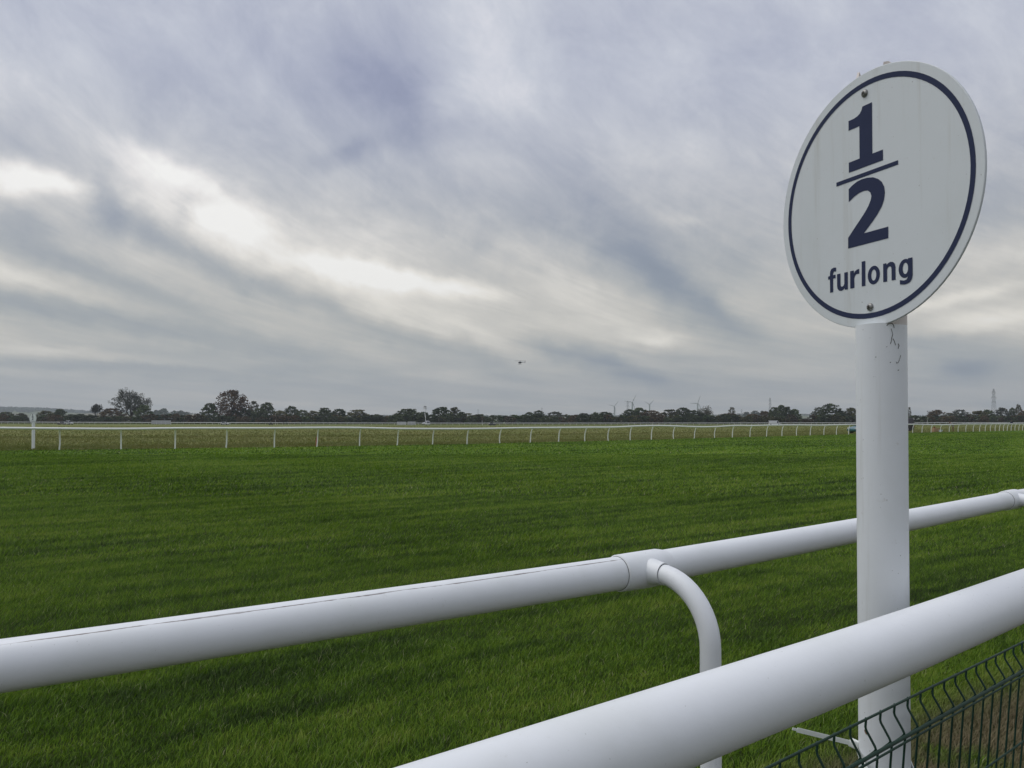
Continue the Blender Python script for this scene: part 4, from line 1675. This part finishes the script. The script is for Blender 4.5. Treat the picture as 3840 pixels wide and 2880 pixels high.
def car(name, loc, rz, label, pm, L=4.2, Wd=1.74, Hh=1.48, kind='hatch'):
    """nose towards local +X"""
    t = thing(name, loc, label, 'car', rz)
    h = L / 2
    sill, belt = .22, Hh * .60
    if kind == 'hatch':
        low = [(-h, .42), (-h + .06, .30), (-h + .25, sill), (h - .3, sill), (h - .06, .32), (h, .48), (h - .05, .66), (h - .35, .80), (h - 1.05, belt + .02), (-h + .25, belt + .06), (-h + .05, belt - .05), (-h, .7)]
        roof = [(h - 1.12, belt), (h - 1.75, Hh - .05), (h - 2.1, Hh), (-h + .9, Hh - .02), (-h + .55, Hh - .10), (-h + .12, belt + .02)]
        sidew = [[(h - 1.32, belt + .06), (h - 1.82, Hh - .13), (h - 2.25, Hh - .10), (h - 2.25, belt + .06)], [(h - 2.33, belt + .06), (h - 2.33, Hh - .10), (-h + .95, Hh - .12), (-h + .55, belt + .10)]]
    elif kind == 'van':
        low = [(-h, .45), (-h + .05, .30), (-h + .2, sill), (h - .3, sill), (h - .05, .32), (h, .55), (h - .05, .95), (h - .55, 1.10), (-h, 1.10)]
        roof = [(h - .58, 1.08), (h - 1.25, Hh - .12), (h - 1.55, Hh), (-h + .06, Hh), (-h, Hh - .1), (-h, 1.08)]
        sidew = [[(h - .85, 1.16), (h - 1.32, Hh - .22), (h - 1.75, Hh - .22), (h - 1.75, 1.16)]]
        belt = 1.1
    else:      # pick-up
        low = [(-h, .55), (-h + .04, .38), (h - .3, .34), (h - .04, .42), (h, .62), (h - .05, .88), (h - .3, .97), (h - 1.2, 1.02), (-h, 1.0)]
        roof = [(h - 1.25, .98), (h - 1.75, Hh - .06), (h - 2.0, Hh), (h - 3.0, Hh), (h - 3.2, .98)]
        sidew = [[(h - 1.45, 1.06), (h - 1.82, Hh - .14), (h - 2.35, Hh - .12), (h - 2.35, 1.06)], [(h - 2.42, 1.06), (h - 2.42, Hh - .12), (h - 2.95, Hh - .14), (h - 3.05, 1.06)]]
        belt = 1.0
    mb = MB()
    mb.prism(low, -Wd / 2, Wd / 2)
    # wheel arches read as dark recesses
    body = bevel(mb.build('body', pm, t), .06, 3)
    mb = MB()
    n = len(roof)
    yb, yt = Wd / 2 - .03, Wd / 2 - .20
    for s_ in (-1, 1):
        for x, z in roof:
            k = (z - belt) / (Hh - belt)
            mb.v.append((x, s_ * (yb + (yt - yb) * k), z))
    mb.face(range(n))
    mb.face(list(range(n, 2 * n))[::-1])
    for i in range(n):
        j = (i + 1) % n
        mb.face((i, n + i, n + j, j))
    bevel(mb.build('cabin', pm, t), .05, 3)
    for w_ in sidew:
        for s_ in (-1, 1):
            mb = MB()
            mb.poly([(x, s_ * (yb + (yt - yb) * ((z - belt) / (Hh - belt)) + .006), z) for x, z in w_])
            mb.build('window', M['glass'], t)
    (x0, z0), (x1, z1) = roof[0], roof[1]
    nx_, nz_ = (z1 - z0), (x0 - x1)
    q = .012 / math.hypot(nx_, nz_)
    mb = MB()
    f = lambda k, y: (x0 + (x1 - x0) * k + nx_ * q, y, z0 + (z1 - z0) * k + nz_ * q)
    mb.poly([f(.08, -yb + .10), f(.08, yb - .10), f(.92, yt - .08), f(.92, -yt + .08)])
    mb.build('windscreen', M['glass'], t)
    (x0, z0), (x1, z1) = roof[-1], roof[-2]
    mb = MB()
    mb.poly([(x0 + (x1 - x0) * .25 - .014, -yb + .14, z0 + (z1 - z0) * .25), (x0 + (x1 - x0) * .9 - .014, -yt + .1, z0 + (z1 - z0) * .9), (x0 + (x1 - x0) * .9 - .014, yt - .1, z0 + (z1 - z0) * .9), (x0 + (x1 - x0) * .25 - .014, yb - .14, z0 + (z1 - z0) * .25)])
    mb.build('rear_window', M['glass'], t)
    wr = .31 if kind == 'hatch' else .34
    for x in (h - .82, -h + .80):
        for s_ in (-1, 1):
            mb = MB()
            mb.lathe([(wr + .07, -.02), (wr + .07, .012)], 20, (x, s_ * Wd / 2, wr + .02), 'Y')
            mb.build('wheel_arch', M['dark_trim'], t, True)
            wheel(t, x, s_ * (Wd / 2 - .06), wr, .2)
    for s_ in (-1, 1):
        mb = MB()
        mb.box((h - .06, s_ * (Wd / 2 - .28), .66), (.14, .34, .14))
        bevel(mb.build('headlight', M['lamp_clear'], t), .03)
        mb = MB()
        mb.box((-h + .03, s_ * (Wd / 2 - .14), .78), (.10, .16, .26))
        bevel(mb.build('tail_light', M['lamp_red'], t), .02)
        mb = MB()
        mb.box((h - 1.35, s_ * (Wd / 2 + .07), belt + .08), (.10, .18, .13))
        bevel(mb.build('mirror', pm, t), .03)
    return t


def gloc(px, Y):
    X = gx(px, Y)
    return (X, Y, elev(X, Y))


P_teal = paint('paint_teal', (.022, .115, .135))
P_silver = paint('paint_silver', (.46, .47, .49))
P_grey = paint('paint_grey', (.15, .145, .15))
P_dark = paint('paint_dark', (.035, .04, .05))
P_black = paint('paint_black', (.018, .016, .018))
P_white = paint('paint_white', (.62, .63, .66))
car('parked_car', gloc(3240, 106), R(205), 'teal hatchback, half hidden behind the big furlong post', P_teal)
car('parked_car', gloc(3362, 128), R(150), 'black van with a red lamp showing just right of the big furlong post', P_black, 4.9, 1.9, 2.0, 'van')
car('parked_car', gloc(232, 400), R(188), 'grey estate car on the left, nose to tail with a silver pick-up', P_grey, 4.0, 1.75, 1.5)
car('pickup_truck', gloc(258, 396), R(-14), 'silver pick-up truck on the left of the meadow beside a grey car', P_silver, 4.0, 1.8, 2.0, 'pickup')
car('parked_car', gloc(844, 425), R(-12), 'small silver car below the big russet tree', P_silver, 4.3, 1.75, 1.5)
car('parked_car', gloc(1846, 425), R(12), 'small dark blue car near the middle of the meadow, by the far rail', P_dark, 3.6, 1.7, 1.4)
car('white_van', gloc(2904, 420), R(-8), 'white van parked below the middle pylon', P_white, 5.6, 2.0, 2.35, 'van')


# ------------------------------------------------------------------ people
def cloth_mat(name, top, legs, skin, hair, h=1.75):
    m = bpy.data.materials.new(name)
    m.use_nodes = True
    t = NT(m.node_tree)
    b = m.node_tree.nodes['Principled BSDF']
    tcn = t.n('ShaderNodeTexCoord')
    s = t.n('ShaderNodeSeparateXYZ')
    t.link(tcn.outputs['Generated'], s.inputs[0])
    c = t.ramp(s.outputs[2], [(0, (.02, .018, .016)), (.05, legs), (.50, top), (.845, skin), (.93, hair)], 'CONSTANT')
    t.link(c, b.inputs['Base Color'])
    b.inputs['Roughness'].default_value = .85
    return m


def person(loc, rz, label, mat, pose='stand', parent_scale=1.0, group=None):
    """one skinned body, posed; local +X is where the person faces"""
    t = thing('person', loc, label, 'person', rz, group)
    P = {'pelvis': (0, 0, .95), 'chest': (0, 0, 1.28), 'neck': (.01, 0, 1.47), 'head': (.02, 0, 1.60), 'crown': (.02, 0, 1.74)}
    for s, n_ in ((1, 'l'), (-1, 'r')):
        P.update({'hip' + n_: (0, .09 * s, .92), 'knee' + n_: (.02, .10 * s, .50), 'ankle' + n_: (-.01, .10 * s, .08), 'toe' + n_: (.15, .11 * s, .035),
                  'sh' + n_: (0, .17 * s, 1.42), 'el' + n_: (-.02, .23 * s, 1.14), 'wr' + n_: (.05, .22 * s, .90), 'hand' + n_: (.08, .21 * s, .81)})
    if pose == 'walk':
        P.update({'kneel': (.18, .10, .52), 'anklel': (.26, .10, .09), 'toel': (.41, .11, .05), 'kneer': (-.08, -.10, .50), 'ankler': (-.32, -.10, .14), 'toer': (-.20, -.10, .03),
                  'ell': (-.14, .22, 1.16), 'wrl': (-.14, .22, .92), 'handl': (-.12, .22, .83), 'elr': (.10, -.22, 1.16), 'wrr': (.24, -.20, .98), 'handr': (.29, -.19, .91)})
    if pose == 'work':      # bent at the hips, hands reaching forward
        for kk, v in (('chest', (.22, 0, 1.18)), ('neck', (.36, 0, 1.30)), ('head', (.46, 0, 1.38)), ('crown', (.55, 0, 1.48))):
            P[kk] = v
        for s, n_ in ((1, 'l'), (-1, 'r')):
            P.update({'sh' + n_: (.30, .17 * s, 1.27), 'el' + n_: (.42, .21 * s, 1.02), 'wr' + n_: (.58, .18 * s, .86), 'hand' + n_: (.65, .16 * s, .80)})
    if pose == 'sit':
        dz = -.45
        for kk in list(P):
            P[kk] = (P[kk][0], P[kk][1], P[kk][2] + dz)
        for s, n_ in ((1, 'l'), (-1, 'r')):
            P.update({'knee' + n_: (.40, .16 * s, .50), 'ankle' + n_: (.42, .17 * s, .10), 'toe' + n_: (.56, .18 * s, .06), 'el' + n_: (.10, .25 * s, .72), 'wr' + n_: (.34, .24 * s, .70), 'hand' + n_: (.42, .23 * s, .70)})
    names = list(P)
    ix = {n_: i for i, n_ in enumerate(names)}
    ed = [('pelvis', 'chest'), ('chest', 'neck'), ('neck', 'head'), ('head', 'crown')]
    for n_ in 'lr':
        ed += [('pelvis', 'hip' + n_), ('hip' + n_, 'knee' + n_), ('knee' + n_, 'ankle' + n_), ('ankle' + n_, 'toe' + n_), ('chest', 'sh' + n_), ('sh' + n_, 'el' + n_), ('el' + n_, 'wr' + n_), ('wr' + n_, 'hand' + n_)]
    rad = {'pelvis': .14, 'chest': .15, 'neck': .055, 'head': .098, 'crown': .07, 'hip': .085, 'knee': .06, 'ankle': .045, 'toe': .04, 'sh': .065, 'el': .045, 'wr': .033, 'hand': .035}
    me = bpy.data.meshes.new('body')
    me.from_pydata([P[n_] for n_ in names], [(ix[a], ix[b]) for a, b in ed], [])
    me.materials.append(mat)
    o = link('body', me, t)
    sk = o.modifiers.new('skin', 'SKIN')
    lay = me.skin_vertices[0].data if me.skin_vertices else None
    if lay is None:
        bpy.context.view_layer.objects.active = o
        import bmesh
        bm = bmesh.new()
        bm.from_mesh(me)
        bm.verts.layers.skin.verify()
        bm.to_mesh(me)
        bm.free()
        lay = me.skin_vertices[0].data
    for n_ in names:
        r_ = rad.get(n_, rad.get(n_[:-1], .05))
        lay[ix[n_]].radius = (r_, r_ * (1.15 if n_ in ('chest', 'pelvis') else 1))
        lay[ix[n_]].use_root = (n_ == 'pelvis')
    sub = o.modifiers.new('sub', 'SUBSURF')
    sub.levels = sub.render_levels = 1
    return t


C_dark = cloth_mat('dark_clothes', (.025, .027, .035), (.03, .03, .034), (.30, .19, .14), (.03, .025, .02))
C_blue = cloth_mat('navy_clothes', (.02, .026, .045), (.025, .026, .03), (.30, .19, .14), (.04, .03, .02))
C_pale = cloth_mat('pale_top_red_trousers', (.26, .25, .25), (.13, .05, .035), (.32, .20, .15), (.12, .05, .03))
C_helm = cloth_mat('green_jacket_white_helmet', (.03, .045, .035), (.03, .032, .03), (.6, .6, .6), (.68, .68, .68))
person(gloc(3793, 176), R(200), 'person in dark clothes walking behind the rail at the far right', C_blue, 'walk')
person(gloc(3574, 121), R(160), 'person in a pale top and red brown trousers bending down behind the rail', C_pale, 'work')
person(gloc(1063, 405), R(180), 'person in dark clothes, left one of two standing by the far rail', C_dark)
person(gloc(1076, 405), R(10), 'person in dark clothes, right one of two standing by the far rail', C_blue)

# quad bike with its rider
qb = thing('quad_bike', gloc(1016, 405), 'dark quad bike near the far rail, right of the big russet tree', 'quad bike', R(20))
mb = MB()
mb.prism([(-.8, .55), (-.75, .85), (-.2, .88), (.1, .80), (.35, 1.0), (.55, .95), (.9, .75), (.95, .55), (.4, .45), (-.4, .45)], -.28, .28)
bevel(mb.build('body', P_black, qb), .05)
for x in (-.6, .65):
    for s in (-1, 1):
        wheel(qb, x, s * .48, .30, .26)
        mb = MB()
        mb.box((x, s * .48, .70), (.75, .3, .05))
        bevel(mb.build('mudguard', M['dark_trim'], qb), .02)
mb = MB()
mb.tube([(.28, -.42, 1.18), (.36, -.12, 1.1), (.36, .12, 1.1), (.28, .42, 1.18)], .02, 6)
mb.build('handlebar', M['dark_trim'], qb, True)
rl = gloc(1016, 405)
person((rl[0] - .1, rl[1] - .03, rl[2] + .42), R(20), 'quad bike rider in a white helmet near the far rail', C_helm, 'sit')

# ------------------------------------------------------------------ boom lift truck with camera crew
bl_loc = gloc(1597, 428)
tk = thing('boom_lift_truck', bl_loc, 'white boom lift truck with its raised basket standing above the trees', 'truck', R(-58))
mb = MB()
mb.prism([(1.35, .45), (3.0, .45), (3.05, .95), (2.85, 1.25), (2.35, 2.25), (1.4, 2.35), (1.35, 2.2)], -1.0, 1.0)
bevel(mb.build('cab', P_white, tk), .08, 3)
mb = MB()
mb.poly([(2.905, -.85, 1.27), (2.905, .85, 1.27), (2.455, .8, 2.15), (2.455, -.8, 2.15)])
mb.build('windscreen', M['glass'], tk)
for s in (-1, 1):
    mb = MB()
    mb.poly([(1.5, s * 1.012, 1.35), (2.6, s * 1.012, 1.35), (2.25, s * 1.012, 2.1), (1.5, s * 1.012, 2.1)])
    mb.build('window', M['glass'], tk)
    mb = MB()
    mb.box((3.04, s * .75, .8), (.06, .3, .2))
    mb.build('headlight', M['lamp_clear'], tk)
mb = MB()
mb.box((-.7, 0, .72), (4.1, 1.0, .22))
mb.build('chassis', M['dark_trim'], tk)
mb = MB()
mb.box((-.8, 0, .98), (3.7, 1.95, .26))
mb.box((-1.9, 0, 1.35), (.9, 1.5, .5))
bevel(mb.build('flatbed', P_white, tk), .03)
for x in (2.3, -1.5):
    for s in (-1, 1):
        wheel(tk, x, s * .88, .38, .24)
mb = MB()
mb.lathe([(.5, 1.1), (.5, 1.4), (.36, 1.6), (.32, 2.2)], 14, (-.3, 0, 0))
mb.build('turret', P_white, tk, True)
inv = Matrix.Rotation(-R(-58), 3, 'Z')


def tkp(px, py, dY=0.0):
    v = at(px, py, bl_loc[1] + dY) - Vector(bl_loc)
    return inv @ v


j0 = Vector((-.3, 0, 2.2))
j1, j2, j3 = tkp(1595.5, 1568), tkp(1593.2, 1549), tkp(1597.5, 1537)
mb = MB()
mb.tube([j0, j1], .20, 8)
mb.tube([j1, j2], .22, 8)
mb.build('lower_boom', P_white, tk)
mb = MB()
mb.tube([j2, j3], .16, 8)
mb.build('upper_boom', P_white, tk)
bc = tkp(1594, 1534.5)
mb = MB()
mb.box(bc + Vector((0, 0, .05)), (1.5, 1.0, .12))
bw = bc + Vector((0, 0, .6))
for s in (-1, 1):
    mb.box(bw + Vector((0, s * .5, 0)), (1.5, .05, 1.0))
    mb.box(bw + Vector((s * .75, 0, 0)), (.05, .95, 1.0))
bk = mb.build('basket', P_white, tk)
rail_m = MB()
for zz in (1.14, 1.3):
    rail_m.tube([bc + Vector((x, y, zz)) for x, y in ((-.77, -.52), (.77, -.52), (.77, .52), (-.77, .52))], .03, 5, closed=True)
rail_m.build('basket_rail', M['dark_trim'], bk)
bcw = Matrix.Rotation(R(-58), 3, 'Z') @ bc + Vector(bl_loc)
for dx, lab, mt, pz in ((-.38, 'camera operator in dark clothes, left of two in the raised basket', C_dark, 'stand'), (.36, 'person in navy, right of two standing in the raised basket', C_blue, 'stand')):
    person((bcw.x + dx, bcw.y, bcw.z + .11), R(-60), lab, mt, pz)


# ------------------------------------------------------------------ white fence jumps, poles, crate, bits on the meadow
M['board'] = simple('white_board', (.60, .61, .65), .6, var=.12, scale=2)
M['panel_grey'] = simple('pale_grey_panel', (.46, .46, .50), .6, var=.15, scale=2)


def wing(px0, px1, top, Y, label, panels, mat, rz=0.0):
    X0, X1 = gx(px0, Y), gx(px1, Y)
    z = elev((X0 + X1) / 2, Y)
    H = EYE + (HORIZON - top) * Y / F - z
    L = X1 - X0
    t = thing('fence_wing', ((X0 + X1) / 2, Y, z), label, 'fence', rz)
    for k in range(panels + 1):
        mb = MB()
        mb.box((-L / 2 + L * k / panels, 0, H / 2), (.12, .12, H))
        mb.build('post', M['board'], t)
    for k in range(panels):
        nb = 5
        for b in range(nb):
            mb = MB()
            mb.box((-L / 2 + L * (k + .5) / panels, .07, .28 + (H - .32) * (b + .5) / nb), (L / panels - .10, .03, (H - .32) / nb - .03))
            mb.build('board', mat if b < nb - 1 else M['board'], t)
    mb = MB()
    mb.box((0, .03, H + .03), (L + .1, .2, .06))
    mb.build('top_rail', M['board'], t)
    for k in (0, panels):
        mb = MB()
        mb.tube([(-L / 2 + L * k / panels, .9, 0), (-L / 2 + L * k / panels, .12, H * .75)], .04, 5)
        mb.build('brace', M['board'], t)


wing(569, 640, 1577, 436, 'long white boarded fence wing left of the big russet tree', 4, M['panel_grey'])
wing(1489, 1522, 1581.5, 440, 'white boarded fence wing, left one of the pair beside the boom lift truck', 2, M['board'])
wing(1529, 1558, 1581, 440, 'grey boarded fence wing, right one of the pair beside the boom lift truck', 2, M['panel_grey'])
for px, lab, top in ((1033, 'thin white marker pole beside the quad bike', 1576), (1808, 'thin white marker pole left of the dark blue car', 1577), (3477, 'thin white marker pole behind the rail, right of the big furlong post', 1574)):
    Y = 432
    l = gloc(px, Y)
    t = thing('marker_pole', l, lab, 'pole')
    H = EYE + (HORIZON - top) * Y / F - l[2]
    mb = MB()
    mb.tube([(0, 0, -.1), (.03, 0, H)], .07, 6)
    mb.build('pole', M['rail_far'], t)
    mb = MB()
    mb.lathe([(.10, H), (.10, H + .08), (.03, H + .14)], 8, (.03, 0, 0))
    mb.build('cap', M['board'], t)

# wooden crate with a red sack, white tub next to it
M['wood'] = simple('pale_wood', (.36, .24, .14), .8, var=.25, scale=5)
M['redcloth'] = simple('red_cloth', (.16, .035, .02), .9, var=.25, scale=6)
M['tub'] = simple('pale_blue_plastic', (.42, .50, .52), .5, var=.1)
M['red'] = simple('red_plastic', (.30, .02, .015), .5, var=.2)
cl_ = gloc(3508, 118)
ct = thing('wooden_crate', cl_, 'pale slatted wooden crate on the grass behind the rail at right', 'crate', R(14))
for yy in (-.28, .28):
    for k in range(3):
        mb = MB()
        mb.box((0, yy, .11 + k * .19), (.95, .025, .16))
        mb.build('slat', M['wood'], ct)
for xx in (-.46, .46):
    for k in range(3):
        mb = MB()
        mb.box((xx, 0, .11 + k * .19), (.025, .52, .16))
        mb.build('slat', M['wood'], ct)
    for yy in (-.25, .25):
        mb = MB()
        mb.box((xx * .95, yy, .28), (.05, .04, .56))
        mb.build('corner_post', M['wood'], ct)
mb = MB()
mb.box((0, 0, .04), (.9, .5, .03))
mb.build('base', M['wood'], ct)
mb = MB()
mb.lathe([(.12, 0), (.21, .08), (.22, .28), (.17, .48), (.08, .62), (.10, .68), (.05, .72)], 12)
sk_ = mb.build('red_sack', M['redcloth'], None, True)
sk_.location = (cl_[0] - .18, cl_[1], cl_[2] + .06)
tag(sk_, 'dark red sack standing in the wooden crate', 'sack')
mb = MB()
mb.lathe([(.20, 0), (.24, .30), (.255, .31), (.255, .35), (.23, .35), (.20, .06)], 16)
tb_ = mb.build('plastic_tub', M['tub'], None, True)
tb_.location = gloc(3527, 117)
tag(tb_, 'pale blue plastic tub on the grass beside the wooden crate', 'tub')
# red marker board leaning behind a post of the inner rail
Yr = inner_Y(1190) + .35
mk = thing('marker_board', (gx(1187.5, Yr), Yr, 0), 'narrow red marker board leaning behind a post of the far white rail', 'marker', R(-35))
mb = MB()
mb.box((0, 0, .30), (.10, .03, .62), 0, 0, R(7))
bevel(mb.build('board', M['red'], mk), .01)
mb = MB()
mb.tube([(.0, .03, -.05), (.03, .03, .5)], .015, 6)
mb.build('stake', M['dark_trim'], mk)

# ------------------------------------------------------------------ helicopter
M['heli'] = simple('helicopter_paint', (.012, .013, .016), .35, var=.1)
hY = 800.0
hc = at(1950.5, 1360, hY)
he = thing('helicopter', hc, 'small dark helicopter flying low above the middle of the horizon', 'helicopter', R(222))
mb = MB()
secs = [(2.35, .05, .0), (2.1, .45, -.05), (1.5, .80, 0), (.6, .98, .08), (-.4, .95, .15), (-1.2, .72, .28), (-1.9, .36, .42), (-2.3, .2, .48)]
n = 12
for x, r, z in secs:
    for k in range(n):
        a = 2 * math.pi * k / n
        mb.v.append((x, r * .85 * math.cos(a), z + r * math.sin(a)))
for j in range(len(secs) - 1):
    for k in range(n):
        k2 = (k + 1) % n
        mb.face((j * n + k, j * n + k2, (j + 1) * n + k2, (j + 1) * n + k))
mb.face(list(range(n))[::-1])
mb.face([(len(secs) - 1) * n + k for k in range(n)])
fz = mb.build('fuselage', M['heli'], he, True)
mb = MB()
mb.tube([(-1.6, 0, .42), (-4.0, 0, .62), (-6.4, 0, .85)], [.30, .18, .11], 8)
mb.build('tail_boom', M['heli'], he, True)
mb = MB()
mb.prism([(-6.0, .8), (-6.5, .8), (-7.0, 2.0), (-6.65, 2.0)], -.05, .05)
mb.prism([(-6.2, .75), (-6.5, .75), (-6.75, .0), (-6.5, .0)], -.05, .05)
mb.build('tail_fin', M['heli'], he)
mb = MB()
for a in (35, 125):
    d = Vector((math.cos(R(a)), 0, math.sin(R(a)))) * .95
    mb.tube([Vector((-6.5, -.14, .95)) - d, Vector((-6.5, -.14, .95)) + d], .05, 4)
mb.build('tail_rotor', M['heli'], he)
mb = MB()
mb.tube([(.1, 0, .9), (.1, 0, 1.75)], [.22, .10], 8)
mast = mb.build('mast', M['heli'], he, True)
for a in (48, 228, 138, 318):
    d = Vector((math.cos(R(a)), math.sin(R(a)), 0))
    mb = MB()
    mb.tube([Vector((.1, 0, 1.72)) + d * .2, Vector((.1, 0, 1.74)) + d * 2.6, Vector((.1, 0, 1.84)) + d * 5.3], .085, 4)
    mb.build('rotor_blade', M['heli'], he)
for s in (-1, 1):
    mb = MB()
    mb.tube([(2.0, s * 1.05, -1.35), (1.6, s * 1.1, -1.5), (-1.4, s * 1.1, -1.5)], .08, 6)
    mb.tube([(1.0, s * .55, -.6), (1.0, s * 1.1, -1.5)], .07, 5)
    mb.tube([(-.7, s * .55, -.6), (-.7, s * 1.1, -1.5)], .07, 5)
    mb.build('skid', M['heli'], he)

# ------------------------------------------------------------------ hazy autumn air
hb = MB()
hb.box((0, 3400, 140), (15000, 7900, 320))
hz = hb.build('haze', [])
m = bpy.data.materials.new('haze')
m.use_nodes = True
m.node_tree.nodes.clear()
t = NT(m.node_tree)
pv = t.n('ShaderNodeVolumePrincipled')
pv.inputs['Color'].default_value = (.80, .88, .96, 1)
pv.inputs['Density'].default_value = .00013
pv.inputs['Anisotropy'].default_value = .2
ou = t.n('ShaderNodeOutputMaterial')
t.link(pv.outputs[0], ou.inputs['Volume'])
hz.data.materials.append(m)
tag(hz, 'thin hazy air over the whole racecourse', kind='stuff')
